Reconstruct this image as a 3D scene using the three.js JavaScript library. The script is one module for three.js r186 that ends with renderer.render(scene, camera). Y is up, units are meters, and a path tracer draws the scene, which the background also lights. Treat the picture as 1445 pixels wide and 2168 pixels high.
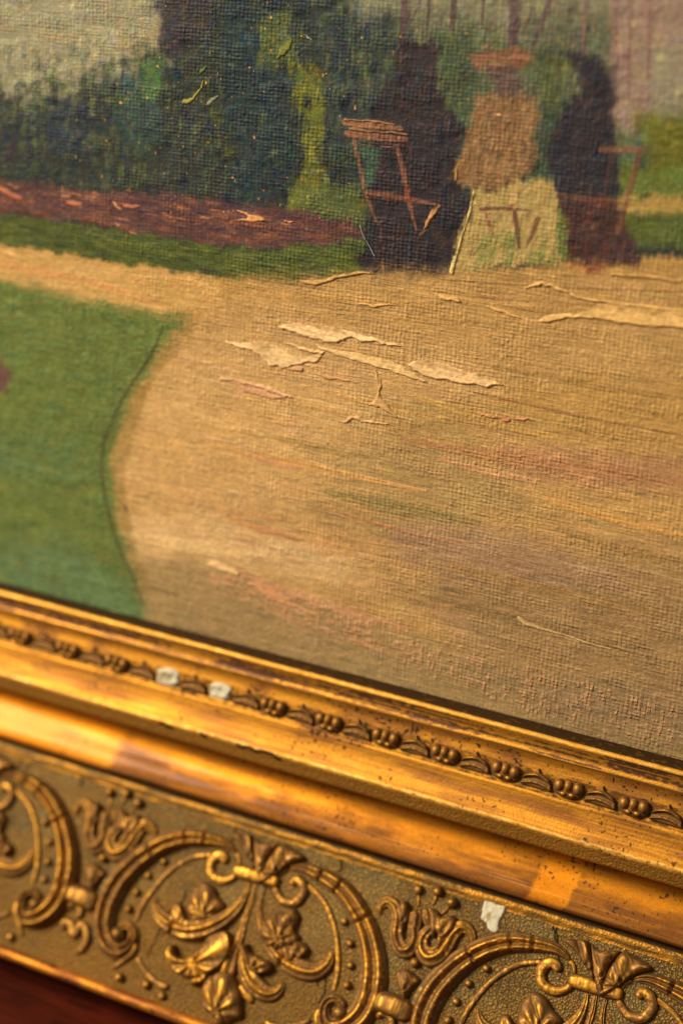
import * as THREE from 'three';
import { mergeGeometries } from 'three/addons/utils/BufferGeometryUtils.js';
import { RectAreaLightUniformsLib } from 'three/addons/lights/RectAreaLightUniformsLib.js';

// ------------------------------------------------------------------ camera, light, exposure
const CAMERA = { position: [0.11821, 0.25234, 0.3119], forward: [-0.40172, -0.3348, -0.85237], up: [-0.19531, 0.94068, -0.27744], fov: 35.149 };
const scene = new THREE.Scene();
const camera = new THREE.PerspectiveCamera(CAMERA.fov, 682 / 1024, 0.02, 20);
camera.position.fromArray(CAMERA.position);
camera.up.fromArray(CAMERA.up);
camera.lookAt(new THREE.Vector3().fromArray(CAMERA.position).add(new THREE.Vector3().fromArray(CAMERA.forward)));
camera.focus = 0.346;
camera.userData.fStop = 6.0;

scene.background = new THREE.Color().setRGB(0.21, 0.195, 0.17);   // the dim room all round
RectAreaLightUniformsLib.init();
const windowLight = new THREE.RectAreaLight(new THREE.Color().setRGB(1, 0.93, 0.80), 36, 0.72, 0.8);
windowLight.position.set(-1.25, 1.2, 0.98);
windowLight.lookAt(-0.03, 0.1, 0.0);
scene.add(windowLight);

const renderer = new THREE.WebGLRenderer();
renderer.toneMapping = THREE.LinearToneMapping;
renderer.toneMappingExposure = 1;
renderer.shadowMap.enabled = true;

// ------------------------------------------------------------------ helpers
const MM = 0.001;
let seed = 7;
const rnd = () => { seed = (seed * 1664525 + 1013904223) >>> 0; return seed / 4294967296; };
const randn = () => (rnd() + rnd() + rnd() + rnd() - 2) * 0.866;
const clamp = (v, a, b) => v < a ? a : v > b ? b : v;
const sstep = (a, b, v) => { const t = clamp((v - a) / (b - a), 0, 1); return t * t * (3 - 2 * t); };
const mix = (a, b, t) => a + (b - a) * t;
const hash = (x, y) => { let h = (Math.imul(x, 374761393) + Math.imul(y, 668265263)) | 0; h = Math.imul(h ^ (h >>> 13), 1274126177); return ((h ^ (h >>> 16)) >>> 0) / 4294967296; };
function noise(x, y) {
  const ix = Math.floor(x), iy = Math.floor(y); let fx = x - ix, fy = y - iy;
  fx = fx * fx * (3 - 2 * fx); fy = fy * fy * (3 - 2 * fy);
  const a = hash(ix, iy), b = hash(ix + 1, iy), c = hash(ix, iy + 1), d = hash(ix + 1, iy + 1);
  return a + (b - a) * fx + (c - a) * fy + (a - b - c + d) * fx * fy;
}
const fbm = (x, y) => 0.55 * noise(x, y) + 0.28 * noise(x * 2.1 + 17.3, y * 2.1 + 5.1) + 0.17 * noise(x * 4.3 + 3.7, y * 4.3 + 41.9);
function polyDist(P, x, y, near) {          // signed distance, positive inside; near receives the closest point on the outline
  let best = 1e9, inside = false;
  for (let i = 0, j = P.length - 1; i < P.length; j = i++) {
    const ax = P[j][0], ay = P[j][1], bx = P[i][0], by = P[i][1], ex = bx - ax, ey = by - ay;
    const t = clamp(((x - ax) * ex + (y - ay) * ey) / (ex * ex + ey * ey + 1e-9), 0, 1), dx = x - ax - ex * t, dy = y - ay - ey * t, d = dx * dx + dy * dy;
    if (d < best) { best = d; if (near) { near[0] = ax + ex * t; near[1] = ay + ey * t; } }
    if ((ay > y) !== (by > y) && x < ex * (y - ay) / ey + ax) inside = !inside;
  }
  return inside ? Math.sqrt(best) : -Math.sqrt(best);
}
function smoothLoop(P, n = 5) {             // closed Catmull-Rom through the points
  const out = [], k = P.length;
  for (let i = 0; i < k; i++) for (let s = 0; s < n; s++) {
    const t = s / n, a = P[(i + k - 1) % k], b = P[i], c = P[(i + 1) % k], d = P[(i + 2) % k], q = [];
    for (let e = 0; e < 2; e++) q.push(0.5 * (2 * b[e] + (c[e] - a[e]) * t + (2 * a[e] - 5 * b[e] + 4 * c[e] - d[e]) * t * t + (3 * b[e] - a[e] - 3 * c[e] + d[e]) * t * t * t));
    out.push(q);
  }
  return out;
}
function smoothPath(P, step) {              // open Catmull-Rom with all columns interpolated
  const out = [], k = P.length;
  for (let i = 0; i < k - 1; i++) {
    const a = P[Math.max(i - 1, 0)], b = P[i], c = P[i + 1], d = P[Math.min(i + 2, k - 1)];
    const n = Math.max(2, Math.ceil(Math.hypot(c[0] - b[0], c[1] - b[1]) / step));
    for (let s = 0; s < n + (i === k - 2 ? 1 : 0); s++) {
      const t = s / n;
      out.push(b.map((_, e) => 0.5 * (2 * b[e] + (c[e] - a[e]) * t + (2 * a[e] - 5 * b[e] + 4 * c[e] - d[e]) * t * t + (3 * b[e] - a[e] - 3 * c[e] + d[e]) * t * t * t)));
    }
  }
  return out;
}
function geometryOf(pos, uv, idx) {
  const g = new THREE.BufferGeometry();
  g.setAttribute('position', new THREE.Float32BufferAttribute(pos, 3));
  g.setAttribute('uv', new THREE.Float32BufferAttribute(uv, 2));
  g.setIndex(idx);
  g.computeVertexNormals();
  return g;
}
function bytes(w, h, data, color, wrap = THREE.RepeatWrapping) {
  const t = new THREE.DataTexture(data, w, h, THREE.RGBAFormat);
  t.wrapS = t.wrapT = wrap; t.magFilter = THREE.LinearFilter; t.minFilter = THREE.LinearMipmapLinearFilter; t.generateMipmaps = true;
  if (color) t.colorSpace = THREE.SRGBColorSpace;
  t.needsUpdate = true;
  return t;
}
function part(name, geometry, material, parent, label) {
  const o = new THREE.Mesh(geometry, material);
  o.name = name; o.castShadow = o.receiveShadow = true; parent.add(o);
  if (label) o.userData.label = label;
  return o;
}
function thing(name, label, category) {
  const g = new THREE.Group(); g.name = name; g.userData = { label, category }; scene.add(g); return g;
}

// ------------------------------------------------------------------ the tabletop
{
  const W = 1024, H = 1024, d = new Uint8Array(W * H * 4);
  for (let j = 0; j < H; j++) for (let i = 0; i < W; i++) {
    const x = i / W * 600, y = j / H * 600;
    const g = fbm(x / 90 + 2 * noise(x / 60, y / 40), y / 7), p = noise(x / 14, y / 0.8), k = 0.55 + 0.6 * g - 0.25 * (p > 0.72 ? 1 : 0);
    const o = (j * W + i) * 4;
    d[o] = clamp(88 * k, 0, 255); d[o + 1] = clamp(28 * k, 0, 255); d[o + 2] = clamp(10 * k, 0, 255); d[o + 3] = 255;
  }
  const map = bytes(W, H, d, true); map.repeat.set(1 / 0.6, 1 / 0.6);
  const g = new THREE.BoxGeometry(1.4, 0.03, 0.9), uv = g.attributes.uv, p = g.attributes.position;
  for (let i = 0; i < p.count; i++) uv.setXY(i, p.getX(i), p.getZ(i) + p.getY(i));
  const top = new THREE.Mesh(g, new THREE.MeshPhysicalMaterial({ map, roughness: 0.5, specularIntensity: 0.3 }));
  top.name = 'tabletop'; top.position.set(-0.05, -0.015, 0.15); top.castShadow = top.receiveShadow = true;
  top.userData = { kind: 'structure', label: 'dark red-brown wooden tabletop below the gilt frame', category: 'table' };
  scene.add(top);
}

// the picture: areas, dabs and strokes of paint, in millimetres on the canvas (x to the right, y above the tabletop)
function paintPicture({ region, dabs, stroke, specks }) {
  region([[-150.1,252.5],[101.5,263.3],[133.3,99.1],[-159.7,44.9]], [176,134,68], 0.1, 1, 1);
  region([[-150.2,250.4],[101.8,261.8],[112.0,209.1],[33.5,196.1],[-7.2,187.4],[-25.7,185.2],[-34.6,182.4],[-43.8,180.1],[-64.2,179.2],[-89.5,178.6],[-123.2,178.6],[-153.6,176.0]], [52,54,40], 1.6, 1, 1);
  region([[-150.2,250.4],[-79.5,253.6],[-79.1,225.4],[-83.8,226.1],[-88.4,219.6],[-95.0,221.1],[-104.0,213.6],[-109.8,215.7],[-114.5,212.6],[-122.5,214.6],[-151.9,212.5]], [150,140,104], 9, 0.95, 3);
  dabs([[-150.2,250.4],[-80.7,253.6],[-80.2,228.3],[-98.8,220.8],[-122.5,218.8],[-151.8,216.4]], 160, [[176,164,124],[148,136,98],[164,150,108],[140,124,82],[168,158,122]], 7, 2, 0, 0.55, 0.02, 0, 0.25);
  dabs([[-97.6,252.8],[-80.1,253.6],[-79.5,227.4],[-88.7,221.6],[-97.5,225.0]], 70, [[150,128,92],[160,138,100],[138,118,80],[150,140,100]], 4, 1.6, 1.5708, 0.55, 0.02, 0, 0.25);
  dabs([[-122.2,229.3],[-90.0,230.6],[-92.5,225.4],[-122.4,222.0]], 20, [[160,128,80],[182,166,122]], 9, 1.2, 0, 0.4, 0.02, 0, 0.25);
  dabs([[-125.1,222.8],[-80.2,231.3],[-79.8,211.2],[-125.4,205.7]], 150, [[120,116,78],[84,88,54],[140,130,92],[64,72,50],[96,98,60],[150,138,98]], 3, 2.2, 1.2, 0.55, 0.02, 0, 0.7);
  dabs([[-151.9,213.1],[-114.5,213.1],[-104.0,214.1],[-95.0,219.6],[-88.1,220.1],[-79.5,226.4],[-64.4,254.3],[-36.8,255.6],[-30.0,216.9],[-30.5,198.2],[-46.9,195.3],[-68.4,195.8],[-96.1,194.7],[-153.0,190.5]], 900, [[40,50,46],[44,42,42],[60,70,38],[50,54,36],[54,46,46],[36,48,52],[84,88,40],[46,42,46]], 4.4, 1.8, 1.5708, 0.7, 0.02, 0, 0.25);
  region([[-80.7,253.6],[-66.1,254.2],[-66.2,234.3],[-69.4,229.6],[-74.1,226.8],[-79.2,227.4]], [58,48,46], 2.6, 0.85, 2);
  dabs([[-80.1,253.6],[-66.7,254.2],[-67.0,227.4],[-78.9,223.4]], 40, [[56,48,48],[66,56,50],[50,54,48],[62,66,48]], 4, 1.8, 1.5708, 0.6, 0.02, 0, 0.25);
  region([[-62.8,236.4],[-53.6,241.8],[-45.9,233.8],[-43.9,227.3],[-47.8,215.2],[-44.1,208.7],[-48.2,197.7],[-61.1,195.4],[-58.6,209.2],[-64.1,219.7]], [42,52,50], 3, 0.7, 2);
  dabs([[-62.8,236.4],[-53.5,238.9],[-45.9,233.8],[-43.9,227.3],[-47.8,215.2],[-44.1,208.7],[-48.2,197.7],[-61.1,195.4],[-58.6,209.2],[-64.1,219.7]], 120, [[34,50,56],[44,56,50],[38,44,46],[56,66,46],[40,44,48]], 3.4, 1.5, 1.5708, 0.6, 0.02, 0, 0.25);
  region([[-90.6,218.9],[-79.4,222.4],[-77.9,207.2],[-83.4,203.5],[-89.8,208.1]], [50,68,60], 2.4, 0.7, 1.6);
  region([[-114.5,211.6],[-102.7,213.7],[-96.2,209.6],[-98.8,201.9],[-114.6,201.3],[-121.3,206.1]], [46,50,52], 2.6, 0.8, 1.6);
  dabs([[-152.0,212.0],[-107.9,214.8],[-109.3,200.8],[-152.8,194.0]], 60, [[98,96,38],[80,84,40],[70,76,46]], 4, 1.8, 1.5708, 0.6, 0.02, 0, 0.25);
  region([[-84.4,224.5],[-78.3,224.5],[-78.7,216.4],[-83.0,215.0]], [76,102,52], 2, 0.75, 1);
  region([[-78.0,213.9],[-68.4,216.3],[-67.2,198.0],[-78.3,196.8]], [52,54,48], 4, 0.5, 2);
  region([[-55.0,234.1],[-47.6,237.5],[-45.3,228.1],[-50.6,224.8],[-54.7,226.4]], [86,90,44], 1.8, 0.8, 1);
  region([[-46.4,227.1],[-40.7,225.6],[-36.5,218.3],[-36.7,213.4],[-39.2,207.2],[-36.9,201.5],[-42.4,197.8],[-46.9,196.3],[-42.7,204.8],[-42.0,212.9],[-45.6,220.3]], [104,102,32], 2.4, 0.9, 1.8);
  dabs([[-46.4,227.1],[-40.5,225.6],[-36.5,218.3],[-36.7,213.4],[-39.6,205.2],[-42.4,197.8],[-46.9,196.3],[-42.7,204.8],[-42.0,212.9]], 130, [[126,118,38],[88,90,36],[66,72,42],[134,124,44],[56,62,44]], 2.4, 1.2, 1.5708, 0.7, 0.03, 0, 0.5);
  dabs([[-125.2,216.5],[-80.1,225.3],[-79.8,207.0],[-125.6,200.2]], 120, [[52,58,46],[80,86,48],[60,70,48],[104,104,60],[44,48,46]], 2.6, 2, 1.2, 0.6, 0.02, 0, 0.8);
  dabs([[-96.2,215.8],[-62.1,223.8],[-61.1,196.7],[-96.1,195.8]], 90, [[92,94,44],[70,80,44],[60,74,58],[104,104,46]], 3, 1.1, 1.5708, 0.5, 0.02, 0, 0.25);
  region([[-47.1,200.8],[-29.1,202.9],[-27.4,194.6],[-35.3,194.6],[-46.9,195.3]], [92,98,44], 2, 0.75, 1);
  region([[-152.9,191.4],[-122.9,193.4],[-102.7,194.2],[-83.3,194.9],[-68.4,196.6],[-58.7,195.7],[-44.6,195.9],[-28.6,194.9],[-27.7,191.9],[-44.2,188.2],[-60.8,186.0],[-76.8,186.0],[-96.1,186.3],[-123.1,186.1],[-153.3,183.6]], [92,60,50], 1.6, 0.95, 1.6);
  dabs([[-152.9,191.4],[-122.9,193.4],[-102.7,194.2],[-83.3,194.9],[-68.4,196.6],[-58.7,195.7],[-44.6,195.9],[-28.6,194.9],[-27.7,191.9],[-44.2,188.2],[-60.8,186.0],[-76.8,186.0],[-96.1,186.3],[-123.1,186.1],[-153.3,183.6]], 260, [[116,72,52],[78,52,54],[134,82,52],[70,48,52],[100,62,46]], 6, 1.2, 0, 0.65, 0.02, 0, 0.25);
  dabs([[-123.0,192.5],[-68.4,195.8],[-44.5,194.5],[-46.6,190.1],[-83.2,188.7],[-123.0,188.3]], 34, [[176,104,60],[188,122,74],[160,92,56]], 4, 0.7, 0, 0.7, 0.02, 0, 0.25);
  region([[-153.3,183.6],[-123.1,185.8],[-96.1,185.8],[-76.8,185.6],[-60.7,185.5],[-44.2,187.7],[-27.7,191.9],[-26.3,185.6],[-34.6,182.6],[-43.8,180.3],[-64.2,179.4],[-89.5,178.7],[-123.2,178.8],[-153.6,176.0]], [76,82,32], 1.4, 1, 1.2);
  dabs([[-153.3,183.6],[-123.1,185.8],[-96.1,185.8],[-76.8,185.6],[-60.7,185.5],[-44.2,187.7],[-27.7,191.9],[-26.3,185.6],[-34.6,182.6],[-43.8,180.3],[-64.2,179.4],[-89.5,178.7],[-123.2,178.8],[-153.6,176.0]], 260, [[94,98,36],[54,60,36],[82,88,30],[108,106,38],[64,72,34]], 7, 1.1, 0, 0.65, 0.02, 0, 0.25);
  region([[-38.9,255.5],[101.8,261.8],[109.2,223.8],[25.3,216.8],[-14.7,213.7],[-32.1,215.8]], [98,94,66], 3, 0.9, 1);
  dabs([[-40.0,255.4],[101.8,261.8],[107.8,230.9],[25.0,219.5],[-15.0,217.4],[-32.3,217.7]], 420, [[132,124,88],[92,90,62],[76,82,52],[112,104,70],[140,128,92],[66,70,48],[56,60,46]], 4, 1.7, 1.5708, 0.65, 0.02, 0, 0.25);
  region([[-44.5,238.6],[-28.4,240.6],[-21.6,235.5],[-15.9,229.5],[-20.7,222.6],[-25.4,212.6],[-29.1,202.4],[-37.3,208.4],[-38.2,224.9],[-43.2,234.0]], [52,58,48], 3, 0.85, 2);
  dabs([[-43.5,239.6],[-23.1,240.9],[-16.0,230.4],[-23.2,212.8],[-28.9,200.4],[-37.3,208.4],[-38.3,225.8]], 190, [[40,50,52],[62,66,46],[78,82,50],[48,46,48],[36,44,50],[88,88,56]], 3.6, 1.5, 1.5708, 0.7, 0.02, 0, 0.25);
  region([[19.1,258.1],[101.8,261.8],[106.8,236.3],[33.6,225.7],[28.0,218.0],[23.7,222.1],[23.3,233.6]], [152,122,100], 3, 0.85, 1);
  dabs([[19.1,258.1],[101.8,261.8],[106.8,236.3],[28.0,218.0],[23.6,222.9]], 90, [[160,128,106],[140,108,92],[168,142,114],[132,112,90]], 7, 2, 1.5708, 0.6, 0.02, 0, 0.25);
  region([[29.6,235.8],[36.3,237.2],[39.3,224.4],[33.1,222.1]], [138,130,96], 3, 0.7, 1);
  region([[28.4,222.5],[107.7,231.6],[109.8,220.7],[32.5,212.1]], [100,96,26], 3, 0.9, 1);
  dabs([[28.4,222.5],[107.8,230.9],[109.8,220.7],[32.5,212.1]], 40, [[120,112,34],[84,84,32],[108,100,22],[92,92,46]], 4, 1.6, 1.5708, 0.6, 0.02, 0, 0.25);
  region([[24.1,218.5],[30.6,220.0],[32.4,213.0],[26.0,210.5]], [84,96,62], 3, 0.8, 1);
  region([[-16.2,233.2],[-6.3,236.6],[-4.5,228.6],[-6.2,218.3],[-15.4,223.0]], [66,74,44], 3, 0.8, 1);
  region([[5.7,232.2],[13.7,234.6],[16.1,225.8],[10.2,221.7]], [80,84,44], 3, 0.8, 1);
  region([[7.0,223.2],[14.0,222.9],[14.6,207.4],[9.5,208.7]], [56,66,46], 2.2, 0.8, 1);
  region([[-6.8,225.7],[-2.3,226.0],[-2.0,212.1],[-4.5,205.2],[-8.4,214.3]], [70,80,52], 2.2, 0.8, 1);
  dabs([[-16.5,235.9],[-5.3,236.7],[13.8,233.7],[16.3,224.1],[-4.6,218.4],[-15.3,221.2]], 120, [[84,96,50],[62,72,44],[100,102,54],[54,58,44],[72,80,48]], 3, 1.2, 1.5708, 0.6, 0.02, 0, 0.25);
  stroke([[1.8,244.3,2.58],[2.1,239.0,2.41],[2.1,235.0,1.67]], [88,66,66], 0.75, 0.03, 0);
  stroke([[10.0,244.0,1.09],[8.3,239.5,1.1],[6.6,235.4,0.74]], [90,70,62], 0.7, 0.03, 0);
  stroke([[-10.8,242.6,1.31],[-11.2,237.6,0.94]], [96,72,66], 0.6, 0.03, 0);
  stroke([[-21.3,242.0,1.9],[-21.4,235.5,1.53]], [98,76,62], 0.6, 0.03, 0);
  region([[23.8,212.6],[109.7,221.1],[110.6,216.3],[29.3,207.2],[24.3,208.5]], [96,104,40], 2, 0.95, 1);
  region([[23.5,207.0],[110.6,216.3],[111.2,213.3],[34.4,204.3],[24.8,203.9]], [174,138,68], 1.8, 0.95, 1);
  region([[25.8,203.8],[111.2,213.5],[112.0,209.1],[32.3,197.8],[27.3,199.5]], [84,92,38], 1.8, 0.95, 1);
  dabs([[24.9,212.2],[109.6,221.5],[112.0,209.5],[30.4,198.1]], 50, [[112,116,44],[76,82,38],[150,122,60]], 7, 1, 0, 0.45, 0.02, 0, 0.25);
  region([[-32.6,255.7],[20.5,258.1],[21.4,242.1],[3.5,239.1],[-16.7,238.6],[-31.3,236.7]], [146,136,100], 4, 0.55, 2);
  dabs([[-130.0,240.2],[37.8,249.9],[42.1,216.8],[25.8,212.3],[-28.7,196.4],[-68.4,195.8],[-131.3,191.8]], 1500, [[98,100,72],[46,48,40],[64,82,58],[60,70,74],[92,86,50],[76,62,54],[52,60,60],[84,92,52]], 2.8, 1.7, 1.3, 0.6, 0.03, 0, 0.8, [70,72,54]);
  dabs([[-130.0,240.2],[37.8,249.9],[42.1,216.8],[25.8,212.3],[-28.7,196.4],[-68.4,195.8],[-131.3,191.8]], 700, [[104,104,70],[44,46,38],[70,84,50],[54,66,72],[96,88,46]], 1.6, 1, 0.6, 0.6, 0.04, 0, 0.9, [70,72,54]);
  stroke([[-21.8,250.0,2.08],[-21.4,238.8,1.89],[-21.3,233.3,1.06]], [84,60,56], 0.8, 0.04, 0.18);
  stroke([[-16.7,250.3,0.84],[-16.2,239.7,0.77],[-16.2,235.9,0.43]], [84,60,56], 0.8, 0.04, 0.18);
  stroke([[-11.3,250.6,1.4],[-10.8,239.8,1.27],[-10.7,235.4,0.71]], [84,60,56], 0.8, 0.04, 0.18);
  stroke([[-5.1,250.9,0.74],[-4.6,240.8,0.67],[-4.6,237.7,0.37]], [84,60,56], 0.8, 0.04, 0.18);
  stroke([[1.3,251.3,2.56],[2.0,240.1,2.33],[2.3,234.1,1.3]], [84,60,56], 0.8, 0.04, 0.18);
  stroke([[15.5,252.0,1.08],[16.4,240.6,0.98],[16.8,233.9,0.55]], [128,94,80], 0.8, 0.04, 0.18);
  stroke([[21.5,252.3,1.6],[22.8,238.0,1.46],[24.2,223.9,0.82]], [128,94,80], 0.8, 0.04, 0.18);
  stroke([[24.3,252.5,1.06],[25.5,238.9,0.97],[26.7,226.8,0.55]], [128,94,80], 0.8, 0.04, 0.18);
  stroke([[28.1,252.7,1.24],[29.2,240.2,1.13],[30.1,230.6,0.63]], [128,94,80], 0.8, 0.04, 0.18);
  stroke([[10.1,248.3,1.09],[8.3,239.9,1.19],[6.5,234.5,0.74]], [84,62,54], 0.8, 0.03, 0.15);
  stroke([[5.8,241.1,0.55],[4.4,237.4,0.46],[2.9,234.6,0.37]], [90,66,56], 0.6, 0.03, 0.15);
  stroke([[-17.2,244.9,0.57],[-18.8,239.4,0.57],[-20.8,235.6,0.38]], [90,70,56], 0.6, 0.03, 0.15);
  specks([[-102.6,237.8],[22.0,245.6],[28.3,207.1],[-28.3,190.4],[-106.7,191.3]], 300, [[206,136,52],[190,118,44],[216,156,80],[170,104,40]], .32);
  region([[-22.5,231.3],[-18.6,232.9],[-14.5,233.2],[-12.6,231.6],[-12.9,228.5],[-13.2,224.9],[-10.4,221.5],[-6.6,216.7],[-6.8,210.4],[-7.5,207.1],[-3.6,205.4],[-3.2,201.2],[-4.9,195.6],[-6.7,187.8],[-13.1,185.8],[-20.3,184.7],[-26.4,184.7],[-28.3,187.9],[-26.9,192.8],[-26.2,198.5],[-25.6,209.4],[-28.0,216.6],[-25.9,222.2],[-22.6,225.6],[-22.2,228.7]], [50,41,38], 1.8, 0.95, 1.5);
  dabs([[-22.5,231.3],[-18.6,232.9],[-14.5,233.2],[-12.6,231.6],[-12.9,228.5],[-13.2,224.9],[-10.4,221.5],[-6.6,216.7],[-6.8,210.4],[-7.5,207.1],[-3.6,205.4],[-3.2,201.2],[-4.9,195.6],[-6.7,187.8],[-13.1,185.8],[-20.3,184.7],[-26.4,184.7],[-28.3,187.9],[-26.9,192.8],[-26.2,198.5],[-25.6,209.4],[-28.0,216.6],[-25.9,222.2],[-22.6,225.6],[-22.2,228.7]], 220, [[38,40,46],[62,44,44],[32,32,36],[58,40,40],[42,46,50],[70,50,44]], 4, 1.3, 1.5708, 0.7, 0.02, 0, 0.25);
  region([[-29.4,211.2],[-24.6,211.7],[-24.9,207.3],[-27.1,202.7],[-28.3,203.7]], [64,82,60], 0.8, 0.85, 1);
  region([[-33.5,216.4],[-27.5,217.0],[-27.8,212.4],[-31.3,211.0],[-33.3,212.9]], [58,62,56], 1.4, 0.6, 1);
  stroke([[-33.5,215.6,1.21],[-28.0,215.5,1.42],[-20.2,215.6,0.86]], [150,100,60], 0.95, 0.06, 0);
  stroke([[-32.7,213.4,1.32],[-26.6,213.3,1.64],[-19.1,213.6,0.97]], [138,88,54], 0.95, 0.06, 0);
  stroke([[-30.9,212.1,1.1],[-29.3,206.9,0.99],[-27.3,201.1,0.99],[-24.7,195.9,0.66]], [130,86,56], 0.85, 0.05, 0);
  stroke([[-21.1,212.0,0.98],[-19.2,206.9,1.31],[-17.9,202.2,1.2],[-15.4,195.4,0.55]], [126,78,52], 0.9, 0.05, 0);
  stroke([[-27.4,201.7,1.21],[-21.6,201.6,1.32],[-16.1,201.4,1.09],[-11.1,201.1,0.54]], [124,74,48], 0.85, 0.05, 0);
  stroke([[-10.6,201.0,0.43],[-12.3,197.9,0.76],[-14.4,194.1,0.22]], [176,124,66], 0.9, 0.06, 0);
  stroke([[-23.8,195.4,0.89],[-22.6,190.0,0.78]], [96,62,52], 0.4, 0.03, 0);
  region([[-5.7,229.8],[-5.4,231.7],[-2.6,232.7],[2.9,233.3],[6.1,232.9],[6.5,230.6],[3.3,229.0],[-2.2,228.5],[-5.0,228.9]], [124,84,56], 0.9, 1, 0.8);
  dabs([[-5.6,231.6],[5.7,232.7],[5.9,230.3],[-4.5,229.2]], 24, [[152,104,68],[120,78,54],[128,100,62]], 5, 1, 0, 0.6, 0.02, 0, 0.25);
  region([[-2.0,229.3],[4.3,229.8],[4.2,226.4],[3.2,223.8],[0.2,223.5],[-1.1,225.9]], [92,70,58], 1.4, 0.95, 1);
  stroke([[-3.2,232.8,0.52],[-2.1,234.1,0.31]], [150,70,60], 0.7, 0.03, 0);
  region([[-4.8,224.0],[-0.7,223.7],[4.8,224.8],[8.2,224.5],[8.6,220.7],[7.8,218.1],[9.6,214.2],[9.1,210.5],[5.4,207.5],[2.1,205.7],[-3.6,205.3],[-7.6,206.6],[-7.4,209.2],[-6.0,214.6],[-4.7,219.4]], [126,92,54], 1.6, 0.95, 1.3);
  dabs([[-4.8,224.0],[-0.7,223.7],[4.8,224.8],[8.2,224.5],[8.6,220.7],[7.8,218.1],[9.6,214.2],[9.1,210.5],[5.4,207.5],[2.1,205.7],[-3.6,205.3],[-7.6,206.6],[-7.4,209.2],[-6.0,214.6],[-4.7,219.4]], 130, [[146,108,66],[108,78,46],[134,98,56],[160,122,76],[116,80,48]], 4, 1.1, 1.35, 0.6, 0.04, 0, 0.25);
  stroke([[6.8,218.0,1.04],[8.4,215.1,1.04],[8.4,210.9,0.73]], [104,76,52], 0.5, 0.03, 0);
  region([[-3.6,205.3],[2.2,205.4],[6.4,208.1],[12.7,209.5],[15.2,205.0],[16.0,200.4],[15.6,195.6],[17.6,192.6],[10.2,192.2],[4.7,190.8],[-1.5,188.3],[-7.0,187.6],[-5.5,193.9],[-4.0,199.0],[-2.8,202.9]], [178,148,82], 1.5, 0.95, 1.2);
  dabs([[-3.6,205.3],[2.2,205.4],[6.4,208.1],[12.7,209.5],[15.2,205.0],[16.0,200.4],[15.6,195.6],[17.6,192.6],[10.2,192.2],[4.7,190.8],[-1.5,188.3],[-7.0,187.6],[-5.5,193.9],[-4.0,199.0],[-2.8,202.9]], 130, [[184,154,92],[150,122,68],[140,122,64],[172,140,78]], 4, 1.2, 1.4, 0.6, 0.04, 0, 0.25);
  dabs([[-2.1,196.0],[11.8,198.8],[16.9,193.1],[-0.9,189.1]], 60, [[100,112,48],[116,122,56],[130,122,62]], 3.5, 1.2, 1.4, 0.6, 0.02, 0, 0.25);
  stroke([[-1.6,201.4,0.75],[3.0,202.1,0.74],[8.4,202.5,0.53]], [104,64,48], 0.9, 0.04, 0);
  stroke([[-0.4,200.7,0.75],[0.6,198.5,0.86],[1.8,196.2,0.54]], [140,92,58], 0.8, 0.03, 0);
  stroke([[5.8,201.9,0.85],[6.6,198.7,1.17],[7.5,194.8,0.64]], [104,64,46], 0.9, 0.04, 0);
  stroke([[10.9,200.9,1.06],[10.1,198.0,0.95],[9.0,195.0,0.43]], [110,68,44], 0.9, 0.04, 0);
  stroke([[-0.2,200.5,0.43],[2.3,191.1,0.22]], [120,84,56], 0.4, 0.03, 0);
  dabs([[-7.5,224.3],[9.1,225.8],[11.0,207.1],[15.6,205.5],[17.0,192.0],[-6.7,187.7]], 160, [[150,122,78],[96,76,50],[124,112,66],[140,104,66],[110,104,70]], 2.4, 1.1, 1.3, 0.55, 0.05, 0, 0.5, [122,100,62]);
  region([[12.4,233.4],[17.9,233.7],[21.8,231.8],[24.1,228.6],[23.3,226.5],[23.7,222.6],[24.7,216.7],[26.8,212.4],[26.8,207.9],[23.6,206.4],[14.9,206.9],[13.2,209.4],[11.9,213.9],[13.0,219.6],[13.9,224.2],[17.2,225.5],[17.2,229.0],[15.5,231.3]], [48,40,38], 1.5, 0.95, 1.1);
  region([[15.1,206.3],[26.5,207.1],[27.9,203.4],[29.3,200.5],[33.5,195.8],[33.1,194.1],[25.2,193.0],[18.5,193.1],[16.4,199.9]], [70,46,38], 1.8, 0.95, 1.4);
  dabs([[12.4,233.4],[17.9,233.7],[21.8,231.8],[24.1,228.6],[23.3,226.5],[23.7,222.6],[24.7,216.7],[26.8,212.4],[26.8,207.9],[23.6,206.4],[14.9,206.9],[13.2,209.4],[11.9,213.9],[13.0,219.6],[13.9,224.2],[17.2,225.5],[17.2,229.0],[15.5,231.3]], 120, [[36,38,46],[58,46,48],[46,44,48]], 4, 1.4, 1.5708, 0.55, 0.02, 0, 0.25);
  dabs([[15.9,205.1],[26.9,206.3],[33.0,195.2],[18.5,193.3]], 70, [[56,42,40],[92,54,40],[46,38,38],[84,50,38]], 4, 1.4, 1.5708, 0.55, 0.02, 0, 0.25);
  region([[22.7,193.1],[26.2,193.5],[26.1,191.6],[22.9,191.2]], [108,48,30], 0.8, 0.9, 1);
  region([[18.0,192.7],[22.9,193.6],[22.6,191.7],[18.7,191.5]], [180,116,62], 0.8, 0.8, 1);
  stroke([[22.0,215.9,1.02],[26.3,216.2,1.43],[31.0,216.8,1.11]], [112,74,52], 0.85, 0.03, 0);
  stroke([[30.2,216.1,1.32],[29.2,209.2,1.43],[27.8,200.3,1.14]], [110,72,50], 0.85, 0.03, 0);
  stroke([[24.6,214.7,0.82],[24.3,209.6,0.82],[23.7,201.3,0.52]], [98,62,50], 0.6, 0.03, 0);
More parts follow.
